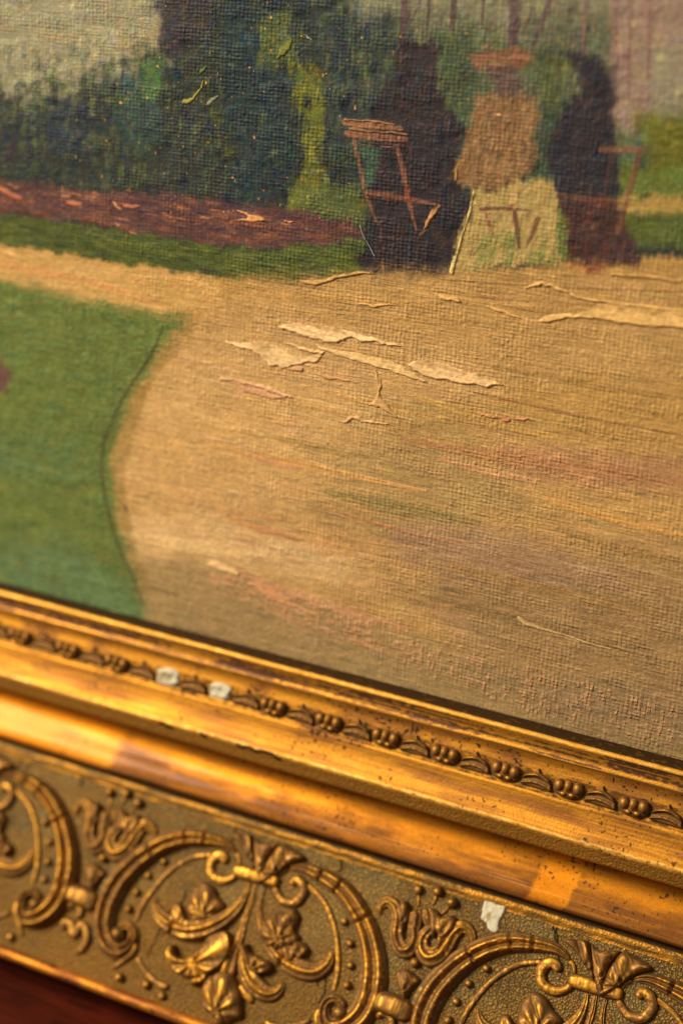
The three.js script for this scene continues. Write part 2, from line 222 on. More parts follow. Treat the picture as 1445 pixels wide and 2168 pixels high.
  stroke([[14.7,206.0,1.04],[19.9,205.8,1.25],[27.4,206.2,0.72]], [108,68,48], 0.8, 0.03, 0);
  region([[15.0,204.9],[17.2,201.0],[17.4,193.2],[15.7,195.1]], [108,112,48], 1, 0.8, 1);
  dabs([[-30.8,231.7],[-12.8,233.1],[-3.6,205.4],[-6.7,187.2],[-27.1,184.4]], 200, [[76,64,54],[36,34,32],[50,54,56],[76,52,42],[60,62,50],[48,42,42]], 2.4, 1.2, 1.3, 0.6, 0.05, 0, 0.7, [52,48,48]);
  dabs([[10.5,232.9],[24.2,233.9],[33.6,194.8],[16.9,193.1]], 200, [[76,64,54],[36,34,32],[50,54,56],[76,52,42],[60,62,50],[48,42,42]], 2.4, 1.2, 1.3, 0.6, 0.05, 0, 0.7, [52,48,48]);
  region([[-153.6,175.6],[-123.2,178.1],[-89.5,178.1],[-62.9,178.5],[-61.5,172.2],[-76.4,168.4],[-98.7,168.5],[-123.4,169.9],[-154.0,167.0]], [196,152,82], 1.4, 0.9, 1.4);
  region([[-60.5,178.8],[-25.7,184.9],[112.7,205.4],[115.0,193.9],[-45.5,167.1],[-61.4,171.1]], [172,130,64], 5, 0.7, 1);
  region([[-89.1,139.4],[-67.4,163.7],[-21.9,162.3],[-19.0,154.3],[-56.3,133.9],[-87.5,120.6]], [196,150,78], 9, 0.7, 1);
  region([[-72.1,147.1],[-25.8,153.1],[-32.5,147.5],[-69.4,143.0]], [204,150,74], 4, 0.6, 1);
  region([[-33.2,158.3],[0.5,159.9],[1.2,152.6],[-30.3,150.1]], [150,122,62], 6, 0.6, 1);
  region([[-58.9,134.6],[-8.8,138.8],[-8.3,133.4],[-56.2,129.3]], [190,142,72], 4, 0.6, 1);
  region([[-41.2,130.0],[3.0,132.5],[9.0,127.2],[-31.2,125.2]], [142,116,66], 5, 0.7, 1);
  region([[-53.3,121.7],[-28.6,122.3],[-30.7,117.2],[-50.6,117.5]], [194,134,78], 4, 0.6, 1);
  region([[-28.5,120.0],[4.0,120.5],[-6.6,111.2],[-30.4,111.4]], [176,140,80], 6, 0.5, 1);
  region([[-39.7,148.4],[-9.7,150.6],[21.4,142.8],[2.9,133.6],[-38.9,132.8]], [150,124,68], 8, 0.6, 1);
  region([[-17.3,129.3],[13.8,133.7],[40.6,128.9],[25.8,121.1],[-13.2,121.1]], [152,116,84], 7, 0.7, 1);
  region([[6.7,152.1],[27.4,154.9],[120.1,167.5],[121.1,162.2],[28.3,146.3],[10.3,148.0]], [166,116,70], 3.5, 0.8, 1);
  region([[11.7,144.0],[28.4,145.8],[121.6,159.6],[122.5,155.2],[34.2,140.2],[16.4,140.2]], [194,146,74], 4, 0.6, 1);
  region([[0.4,161.9],[25.7,170.3],[117.3,182.1],[119.3,171.8],[22.1,156.5]], [176,132,56], 6, 0.7, 1);
  region([[-88.8,116.6],[-58.5,123.0],[-28.4,118.9],[-30.5,113.8],[-58.1,112.3],[-83.3,109.2]], [206,166,100], 5, 0.8, 1);
  region([[-86.0,108.0],[-60.6,109.9],[-30.1,105.6],[5.6,102.6],[53.5,102.7],[132.4,104.0],[-15.9,76.5],[-81.5,84.4]], [138,114,66], 6, 0.85, 1);
  region([[-18.6,115.3],[124.4,145.3],[129.1,121.2],[16.9,102.1]], [142,108,58], 8, 0.7, 1);
  region([[22.5,101.2],[128.3,125.0],[132.0,106.0],[23.9,87.7]], [122,96,62], 8, 0.6, 1);
  region([[-90.3,127.3],[-78.7,152.8],[-61.3,167.9],[-26.7,165.8],[-18.9,152.1],[-38.7,128.2],[-82.0,114.4]], [206,162,98], 9, 0.5, 2);
  region([[-50.6,172.8],[-0.4,170.1],[8.7,164.4],[-26.0,155.2],[-59.7,158.2]], [200,156,96], 7, 0.45, 2);
  region([[-86.1,117.2],[-58.5,123.0],[-23.6,118.8],[-28.0,112.0],[-58.0,109.9],[-83.2,106.7]], [214,174,112], 6, 0.6, 2);
  region([[-90.3,127.3],[-82.5,146.4],[-70.0,166.6],[-58.0,177.0],[-25.6,184.2],[112.7,205.4],[132.0,106.0],[-4.5,84.6],[-80.2,87.3],[-86.7,109.7]], [192,152,104], 4, 0.26, 1);
  region([[-7.6,123.5],[48.9,139.2],[124.2,146.2],[132.0,106.0],[6.5,92.4]], [138,110,72], 8, 0.4, 2);
  dabs([[-90.3,127.3],[-82.5,146.4],[-70.0,166.6],[-58.0,177.0],[-25.6,184.2],[112.7,205.4],[132.0,106.0],[-4.5,84.6],[-80.2,87.3],[-86.7,109.7]], 900, [[196,150,80],[150,108,50],[206,162,94],[168,128,70],[138,104,54],[186,138,64],[180,128,78],[142,118,64]], 13, 0.8, 0, 0.5, 0.05, 0, 0.07, [174,132,68]);
  dabs([[-90.3,127.3],[-82.5,146.4],[-70.0,166.6],[-58.0,177.0],[-25.6,184.2],[112.7,205.4],[132.0,106.0],[-4.5,84.6],[-80.2,87.3],[-86.7,109.7]], 320, [[208,164,96],[140,102,50],[194,138,86],[136,114,64],[190,146,70]], 9, 1.4, 0, 0.42, 0.04, 0, 0.1, [174,132,68]);
  dabs([[-90.3,127.3],[-82.5,146.4],[-70.0,166.6],[-58.0,177.0],[-25.6,184.2],[112.7,205.4],[132.0,106.0],[-4.5,84.6],[-80.2,87.3],[-86.7,109.7]], 260, [[204,150,90],[198,138,86],[186,150,84]], 2.2, 0.9, 1.5708, 0.5, 0.06, 0.5, 0.1, [174,132,68]);
  dabs([[-90.3,127.3],[-82.5,146.4],[-70.0,166.6],[-58.0,177.0],[-25.6,184.2],[112.7,205.4],[132.0,106.0],[-4.5,84.6],[-80.2,87.3],[-86.7,109.7]], 300, [[206,158,90],[192,136,82],[150,108,54]], 5, 0.6, 0, 0.6, 0.06, 0.45, 0.08, [174,132,68]);
  dabs([[-89.0,127.5],[-57.7,169.5],[-11.1,168.3],[-23.9,123.3],[-84.7,110.1]], 200, [[206,160,90],[196,148,78],[180,134,66]], 10, 1.4, 0, 0.35, 0.02, 0, 0.08);
  dabs([[-123.2,177.6],[-64.1,177.3],[-64.0,172.9],[-76.5,169.5],[-123.4,170.7]], 110, [[208,164,96],[184,138,70],[204,142,78],[196,156,88]], 8, 1, 0, 0.5, 0.03, 0, 0.08);
  stroke([[-127.6,173.4,1.37],[-106.8,173.5,1.34],[-90.7,172.2,1.32],[-77.8,170.7,0.87]], [208,136,78], 0.55, 0.03, 0.4);
  dabs([[-55.8,120.0],[3.5,126.0],[35.7,126.7],[4.2,118.3],[-55.5,112.9]], 70, [[196,140,84],[150,112,80]], 9, 0.9, 0, 0.4, 0.03, 0.3, 0.07);
  dabs([[-32.7,149.7],[32.4,155.4],[33.3,147.3],[-9.1,143.1]], 90, [[196,136,84],[204,148,86]], 4, 0.8, 0, 0.5, 0.05, 0.45, 0.25);
  dabs([[6.8,150.5],[28.5,153.6],[28.6,144.3],[7.6,142.1]], 40, [[204,144,92],[190,132,84]], 3, 0.9, 1.5708, 0.55, 0.07, 0.55, 0.25);
  dabs([[-82.5,146.4],[-33.9,171.0],[-20.4,140.9],[-79.2,111.3]], 60, [[200,150,84],[176,128,64]], 6, 0.5, 1.5708, 0.35, 0.04, 0.3, 0.05);
  stroke([[-32.7,130.0,0.32],[-19.6,128.8,0.64],[-8.0,128.5,0.42],[3.3,129.2,0.21]], [190,118,66], 0.8, 0.05, 0);
  stroke([[12.9,114.7,0.31],[18.0,113.7,0.41],[26.7,113.0,0.31],[41.6,112.3,0.2]], [112,84,48], 0.8, -0.04, 0);
  stroke([[-4.5,114.2,0.32],[4.6,113.9,0.31],[13.0,114.2,0.21]], [112,84,50], 0.6, -0.03, 0);
  stroke([[1.7,158.5,0.4],[7.1,158.4,0.6],[14.5,159.2,0.4]], [150,92,54], 0.6, 0.05, 0);
  stroke([[-60.9,155.8,0.87],[-52.2,154.5,1.5],[-42.5,154.3,0.85]], [206,146,98], 0.7, 0.04, 0);
  stroke([[-76.2,158.9,0.55],[-67.3,158.7,0.76],[-61.0,158.6,0.43]], [214,164,108], 0.7, 0.05, 0);
  stroke([[-76.0,147.6,0.66],[-67.5,145.9,1.32],[-59.3,145.1,0.52]], [226,182,108], 0.6, 0.04, 0.32);
  stroke([[-65.4,139.6,0.88],[-36.2,138.7,1.71],[-8.8,138.8,0.66]], [206,146,72], 0.6, 0.04, 0.32);
  stroke([[-54.0,138.7,0.76],[-46.5,138.0,1.51],[-39.2,138.2,0.6]], [206,144,96], 0.6, 0.04, 0.32);
  stroke([[-41.7,140.2,0.64],[-24.9,139.0,1.27],[-8.8,138.8,0.5]], [218,164,90], 0.6, 0.04, 0.32);
  stroke([[-88.1,111.6,1.73],[-67.6,112.9,3.39],[-48.0,115.0,1.33]], [226,184,116], 0.7, 0.04, 0.2);
  stroke([[-58.5,122.7,1.11],[-48.3,121.5,2.2],[-38.3,121.1,0.87]], [186,120,70], 0.6, 0.04, 0.32);
  stroke([[-15.3,149.4,1.55],[17.2,150.3,2.99],[47.2,151.9,1.15]], [166,112,68], 0.6, 0.04, 0.32);
  stroke([[-6.1,147.0,0.92],[5.1,146.0,1.82],[15.8,145.9,0.72]], [206,146,98], 0.6, 0.04, 0.32);
  stroke([[18.3,142.6,1.0],[34.5,141.3,1.97],[50.1,140.9,0.77]], [212,152,72], 0.6, 0.04, 0.2);
  stroke([[-32.9,134.0,1.82],[-14.1,133.7,3.56],[3.9,134.2,1.4]], [126,110,58], 0.55, 0.04, 0.1);
  stroke([[-14.8,127.4,2.11],[12.3,126.6,4.1],[37.8,126.7,1.59]], [154,116,82], 0.4, 0.04, 0.1);
  stroke([[0.3,162.9,0.4],[24.6,161.9,0.78],[47.4,161.7,0.3]], [136,94,50], 0.7, 0.04, 0.1);
  stroke([[4.0,169.1,0.89],[25.8,168.8,1.74],[46.5,169.3,0.68]], [138,104,50], 0.5, 0.04, 0.1);
  stroke([[-61.9,110.0,1.35],[-35.7,107.0,2.64],[-10.8,105.1,1.03]], [202,140,98], 0.6, 0.04, 0.32);
  stroke([[-9.2,185.8,0.3],[18.2,187.9,0.57],[43.7,190.7,0.22]], [128,90,44], 0.6, 0.04, 0.1);
  stroke([[-1.5,183.2,0.3],[22.0,184.9,0.57],[44.1,187.2,0.22]], [140,100,50], 0.5, 0.04, 0.1);
  stroke([[-21.0,182.5,0.5],[-4.6,182.3,0.99],[11.1,182.9,0.39]], [206,156,82], 0.6, 0.04, 0.32);
  stroke([[-57.9,176.0,0.85],[-34.3,177.9,1.65],[-12.1,180.5,0.64]], [190,142,72], 0.5, 0.04, 0.32);
  stroke([[-49.7,154.4,0.86],[-37.6,153.3,1.69],[-25.8,153.1,0.67]], [206,158,88], 0.6, 0.04, 0.32);
  stroke([[-82.4,137.1,0.9],[-67.9,137.0,1.77],[-54.0,137.8,0.7]], [206,156,82], 0.5, 0.04, 0.32);
  stroke([[-82.2,126.5,1.14],[-70.9,125.9,2.24],[-59.9,126.2,0.89]], [210,160,92], 0.5, 0.04, 0.32);
  stroke([[-49.3,144.4,0.97],[-34.7,143.9,1.91],[-20.6,144.2,0.75]], [150,120,64], 0.5, 0.04, 0.1);
  stroke([[-81.8,104.6,1.04],[-73.7,104.0,2.06],[-65.7,104.5,0.82]], [176,146,86], 0.5, 0.04, 0.32);
  stroke([[-33.1,157.2,0.94],[-15.8,156.0,1.85],[0.9,155.7,0.73]], [204,152,76], 0.5, 0.04, 0.32);
  stroke([[-12.7,159.7,1.12],[4.0,157.4,2.21],[20.0,156.1,0.87]], [194,150,66], 0.5, 0.04, 0.2);
  stroke([[22.1,136.6,1.3],[36.0,135.4,2.57],[49.4,135.1,1.01]], [142,106,56], 0.5, 0.04, 0.1);
  stroke([[-38.5,124.8,0.98],[-24.0,124.6,1.92],[-10.0,125.2,0.76]], [196,146,92], 0.5, 0.04, 0.32);
  stroke([[-71.5,123.8,0.68],[-57.2,123.9,1.33],[-43.4,124.9,0.52]], [198,138,82], 0.6, 0.04, 0.32);
  stroke([[-1.8,122.6,1.57],[23.0,122.2,3.05],[46.4,122.8,1.19]], [150,112,58], 0.5, 0.04, 0.1);
  stroke([[-6.9,114.6,1.27],[15.8,113.8,2.48],[37.2,114.0,0.97]], [128,98,56], 0.45, 0.04, 0.1);
  dabs([[-63.2,108.2],[-30.1,106.2],[-6.0,103.2],[-10.2,97.4],[-39.7,99.7],[-63.0,103.9]], 150, [[196,140,90],[182,122,74],[206,152,102]], 3.6, 1, 0, 0.6, 0.08, 0.28, 0.25);
  dabs([[-63.2,108.8],[5.6,102.6],[3.9,96.4],[-62.9,101.5]], 120, [[202,146,96],[190,130,82]], 2.6, 1, 1.5708, 0.55, 0.09, 0.4, 0.25);
  dabs([[-11.9,104.1],[52.1,102.3],[53.3,92.6],[17.8,93.0],[-11.3,96.0]], 260, [[192,136,88],[180,122,74],[198,144,94]], 2, 1.1, 1.5708, 0.6, 0.14, 0.48, 0.25);
  region([[-154.0,168.0],[-123.4,169.9],[-96.0,168.3],[-79.0,168.1],[-71.1,167.7],[-76.5,160.6],[-84.1,149.6],[-89.1,138.2],[-90.9,127.2],[-89.4,116.5],[-85.4,106.2],[-82.0,95.8],[-77.9,77.6],[-159.1,56.6]], [98,108,48], 3.6, 1, 1.1);
  region([[-157.4,94.3],[-102.8,106.2],[-84.5,98.9],[-77.9,77.6],[-159.1,56.6]], [96,116,74], 9, 0.75, 0.5);
  region([[-155.9,127.3],[-98.6,132.9],[-95.8,125.0],[-156.5,113.0]], [82,104,64], 7, 0.5, 0.5);
  dabs([[-154.1,165.8],[-96.0,167.2],[-79.0,166.3],[-86.5,149.2],[-91.0,127.1],[-83.1,95.5],[-158.4,73.6]], 420, [[86,98,46],[112,112,48],[80,98,52],[104,108,44],[92,110,58],[116,110,50]], 6, 1.8, 0, 0.55, 0.03, 0, 0.2);
  dabs([[-134.8,168.5],[-96.0,167.2],[-79.0,166.3],[-86.5,149.2],[-91.0,127.1],[-83.1,95.5],[-137.5,78.6]], 500, [[112,124,66],[72,92,46],[90,116,70],[118,112,56],[86,98,58]], 2.4, 1.3, 0.5, 0.5, 0.03, 0, 0.8, [94,108,58]);
  region([[-155.1,145.0],[-123.8,149.5],[-120.7,147.0],[-122.5,141.9],[-155.5,135.0]], [104,62,58], 2, 0.8, 1);
  region([[-71.1,168.0],[-76.0,160.6],[-83.6,149.7],[-88.3,138.4],[-90.3,127.3],[-88.8,116.6],[-84.9,106.4],[-82.0,97.0],[-79.5,98.8],[-83.3,108.0],[-86.4,118.4],[-87.3,127.9],[-85.0,138.4],[-80.2,149.7],[-73.4,160.3],[-68.8,166.8]], [140,112,56], 1.6, 0.5, 1);
  stroke([[-77.0,165.5,0.55],[-79.8,158.9,0.88],[-84.7,151.3,0.89],[-89.1,143.9,1.01],[-92.7,135.8,1.14],[-93.8,128.4,1.03],[-92.5,119.6,1.04],[-89.0,109.2,1.04],[-84.8,102.0,1.16],[-81.4,94.6,0.93]], [72,62,36], 0.6, 0.02, 0.25);
  stroke([[-87.2,119.2,1.03],[-86.4,118.4,0.8]], [70,60,36], 0.7, 0.03, 0);
  specks([[-90.3,127.3],[-82.5,146.4],[-70.0,166.6],[-58.0,177.0],[-25.6,184.2],[112.7,205.4],[132.0,106.0],[-4.5,84.6],[-80.2,87.3],[-86.7,109.7]], 26, [[70,52,30],[60,44,30]], .3);
}
// raised paint: [outline, colour, thickness in mm, combed]
const IMPASTO = [
  [[[-47.0,169.9],[-45.1,170.8],[-40.5,171.8],[-35.7,172.0],[-30.9,171.8],[-27.7,171.8],[-24.5,171.3],[-21.4,170.9],[-17.0,170.5],[-15.1,170.2],[-17.3,170.1],[-20.7,169.8],[-23.2,170.1],[-25.0,169.7],[-26.9,169.8],[-28.2,170.3],[-29.5,169.8],[-30.7,169.3],[-32.3,168.6],[-34.5,168.3],[-37.8,168.4],[-41.0,168.9],[-44.0,169.2]],[226,184,126],0.55,0],
  [[[-60.6,164.7],[-58.2,164.8],[-55.2,165.1],[-51.8,165.8],[-47.5,165.9],[-44.8,165.5],[-41.5,165.3],[-39.5,164.7],[-36.0,165.3],[-36.2,164.1],[-37.8,163.2],[-40.1,162.9],[-40.5,162.2],[-42.6,161.8],[-44.2,160.7],[-46.6,160.8],[-48.9,160.7],[-50.3,161.7],[-51.7,162.8],[-53.4,163.3],[-56.8,163.6],[-59.2,163.9]],[222,180,122],0.45,0],
  [[[-46.2,166.6],[-43.5,166.5],[-39.6,166.3],[-37.0,166.1],[-35.2,166.1],[-35.8,165.3],[-36.9,165.4],[-39.6,165.5],[-43.5,166.0]],[224,180,120],0.6,0],
  [[[-44.2,161.4],[-40.7,162.0],[-40.5,160.7],[-42.9,160.5],[-44.4,160.6]],[196,142,98],0.4,0],
  [[[-38.0,160.6],[-35.1,161.1],[-31.5,161.0],[-27.0,160.8],[-27.6,160.3],[-31.8,160.0],[-35.0,160.1]],[190,136,92],0.25,0],
  [[[-38.2,167.3],[-33.0,167.1],[-27.3,167.1],[-20.9,166.7],[-14.6,165.5],[-12.1,164.3],[-10.4,163.8],[-12.0,163.2],[-15.7,163.7],[-20.8,164.4],[-27.1,165.1],[-32.3,165.8]],[222,180,116],0.4,0],
  [[[-15.0,166.7],[-9.9,168.1],[-5.6,168.0],[-1.7,167.3],[0.7,167.2],[2.9,166.5],[7.0,165.9],[3.9,164.9],[3.7,164.3],[1.3,164.5],[-2.3,164.3],[-6.0,164.5],[-10.2,164.4],[-12.7,165.1]],[224,180,122],0.6,0],
  [[[-61.7,155.9],[-59.3,156.1],[-53.1,156.2],[-49.0,156.0],[-45.6,155.3],[-42.5,154.5],[-44.2,154.0],[-46.3,154.2],[-49.0,154.7],[-52.0,155.0],[-56.5,155.5],[-61.3,155.0]],[206,158,112],0.45,0],
  [[[-56.5,154.6],[-52.0,154.7],[-48.0,154.4],[-44.2,153.7],[-48.6,153.0],[-52.0,153.3],[-55.4,153.7]],[196,142,100],0.3,0],
  [[[-22.6,164.2],[-21.3,162.4],[-20.8,160.7],[-21.0,158.9],[-19.7,157.2],[-16.4,154.2],[-19.9,155.2],[-22.2,155.9],[-24.1,155.5],[-22.3,157.5],[-21.8,159.9],[-22.7,162.7]],[204,156,98],0.4,0],
  [[[-31.0,150.6],[-29.3,151.4],[-28.1,152.6],[-25.8,153.0],[-25.1,152.3],[-22.3,152.6],[-20.1,152.6],[-15.5,152.6],[-20.0,152.1],[-23.8,151.8],[-25.4,151.6],[-27.1,152.1],[-28.9,150.8]],[204,158,104],0.4,0],
  [[[12.9,180.3],[16.9,182.3],[22.4,183.3],[26.0,185.6],[33.5,186.3],[44.6,187.0],[45.0,183.7],[37.7,182.7],[31.8,182.5],[25.3,182.3],[20.9,182.0],[15.4,180.3]],[214,168,98],0.4,0],
  [[[9.7,186.6],[12.1,188.3],[14.6,188.6],[18.6,187.5],[22.6,186.6],[32.4,186.6],[44.0,187.2],[44.1,186.6],[32.5,186.0],[22.1,186.0],[18.1,186.9],[14.1,187.7],[12.4,187.4]],[206,160,92],0.5,0],
  [[[-10.1,182.4],[-6.3,182.7],[-3.5,181.7],[-6.2,181.5]],[212,162,92],0.35,0],
  [[[1.5,181.7],[5.6,181.6],[9.7,180.3],[8.0,180.2],[4.5,180.8]],[200,152,84],0.35,0],
  [[[-28.6,177.9],[-24.2,178.4],[-17.5,179.0],[-24.2,177.7]],[198,152,84],0.3,0],
  [[[-0.0,158.7],[3.0,158.8],[5.7,158.6],[5.1,158.0],[2.4,158.1]],[188,130,82],0.3,0],
  [[[7.3,158.4],[9.2,158.6],[9.3,157.8],[7.8,157.8]],[176,112,76],0.35,0],
  [[[10.0,159.2],[13.7,159.3],[12.4,158.7],[10.4,158.7]],[180,116,78],0.3,0],
  [[[9.6,151.0],[12.7,151.1],[10.9,150.4]],[214,158,104],0.3,0],
  [[[26.4,191.6],[31.7,192.6],[42.0,192.8],[42.1,192.3],[31.8,191.9]],[196,150,82],0.35,0],
  [[[-42.8,180.8],[-37.1,181.9],[-32.7,183.6],[-27.8,184.9],[-24.1,184.9],[-28.4,184.0],[-33.3,182.5],[-38.3,180.5]],[186,140,74],0.35,0],
  [[[-59.6,194.3],[-56.9,194.4],[-53.6,194.4],[-51.2,192.9],[-55.0,192.2],[-58.6,192.2],[-55.6,193.3]],[216,150,92],0.16,0],
  [[[-46.8,193.7],[-43.6,193.6],[-45.9,193.1]],[196,124,76],0.16,0],
  [[[-91.6,192.7],[-89.6,192.1],[-88.3,191.0],[-90.0,190.9]],[206,146,90],0.16,0],
  [[[-88.2,192.3],[-83.3,192.6],[-84.8,191.6],[-87.7,191.4]],[180,104,66],0.16,0],
  [[[-123.0,192.2],[-118.9,191.3],[-115.8,190.0],[-118.9,189.9],[-123.0,191.1]],[186,104,66],0.16,0],
  [[[-103.4,191.2],[-99.4,191.3],[-100.7,190.3],[-103.7,190.3]],[186,110,72],0.16,0],
  [[[-90.6,188.1],[-88.6,187.2],[-89.6,186.8]],[200,130,84],0.16,0],
  [[[-86.4,186.4],[-84.1,185.9],[-85.7,185.6]],[200,136,84],0.16,0],
  [[[-63.3,109.5],[-62.0,110.9],[-59.0,110.6],[-54.8,109.5],[-54.7,108.6],[-57.6,108.5],[-61.6,108.6]],[214,172,112],0.5,0],
  [[[-52.4,107.5],[-48.5,108.0],[-45.3,107.6],[-41.0,105.4],[-36.8,104.2],[-32.3,103.2],[-33.6,103.0],[-38.8,103.7],[-45.1,104.2],[-51.0,106.3]],[198,140,92],0.25,0],
  [[[-3.5,205.0],[-2.9,205.0],[-3.3,201.2],[-4.7,195.6],[-6.1,188.0],[-7.2,187.8],[-5.6,194.4],[-4.3,199.5]],[208,178,110],0.24,0],
  [[[-3.3,202.9],[-1.9,202.4],[-0.3,202.1],[-2.1,202.1]],[204,176,112],0.35,0],
  [[[-0.7,221.1],[1.0,220.7],[3.7,220.4],[1.3,220.2]],[210,162,100],0.35,0],
  [[[-7.8,208.7],[-7.1,209.3],[-7.0,206.7],[-7.7,206.7]],[190,144,84],0.35,0],
  [[[-33.4,216.6],[-28.1,216.8],[-21.8,216.8],[-22.6,216.2],[-28.0,216.3],[-32.9,215.9]],[168,114,70],0.26,0],
  [[[-31.9,214.9],[-26.1,214.9],[-19.0,215.0],[-19.5,214.5],[-26.1,214.4],[-31.5,214.3]],[150,100,62],0.22,0],
  [[[-31.1,212.1],[-26.5,211.7],[-21.1,211.7],[-24.1,211.4],[-28.9,211.5]],[150,98,60],0.3,0],
  [[[-14.8,193.7],[-13.7,196.6],[-12.2,200.1],[-10.5,201.0],[-11.4,198.8],[-12.9,196.5]],[180,128,72],0.35,0],
  [[[21.2,218.0],[22.0,217.2],[21.8,215.2],[20.7,214.1],[21.3,215.8]],[44,46,56],0.4,0],
  [[[-50.3,227.4],[-49.7,229.2],[-48.5,231.3],[-47.2,232.3],[-46.6,230.8],[-47.8,228.3],[-49.0,227.6]],[116,118,48],0.16,1],
  [[[-73.1,216.0],[-72.7,216.9],[-70.7,217.5],[-68.7,219.8],[-67.8,221.4],[-68.0,219.6],[-70.1,217.2],[-71.7,216.0]],[146,138,52],0.16,0],
  [[[-67.2,216.1],[-66.3,217.5],[-64.4,218.5],[-64.0,218.1],[-65.7,216.6]],[128,130,92],0.16,0],
  [[[-68.9,223.4],[-67.3,224.3],[-67.8,223.1],[-68.7,222.6]],[100,116,52],0.16,0],
  [[[-44.0,233.0],[-42.8,232.6],[-41.5,231.5],[-43.1,232.1]],[186,178,140],0.16,0],
  [[[-123.3,177.2],[-119.1,176.9],[-114.9,175.6],[-120.5,175.8]],[212,160,94],0.25,0],
  [[[15.1,114.7],[18.5,114.0],[27.8,113.2],[40.6,112.0],[26.8,112.5],[16.9,113.2]],[190,156,98],0.1,0]
];
const FIBRE = [[-28.3,194.9],[-27.3,192.8],[-26.0,191.0],[-24.4,188.8]];

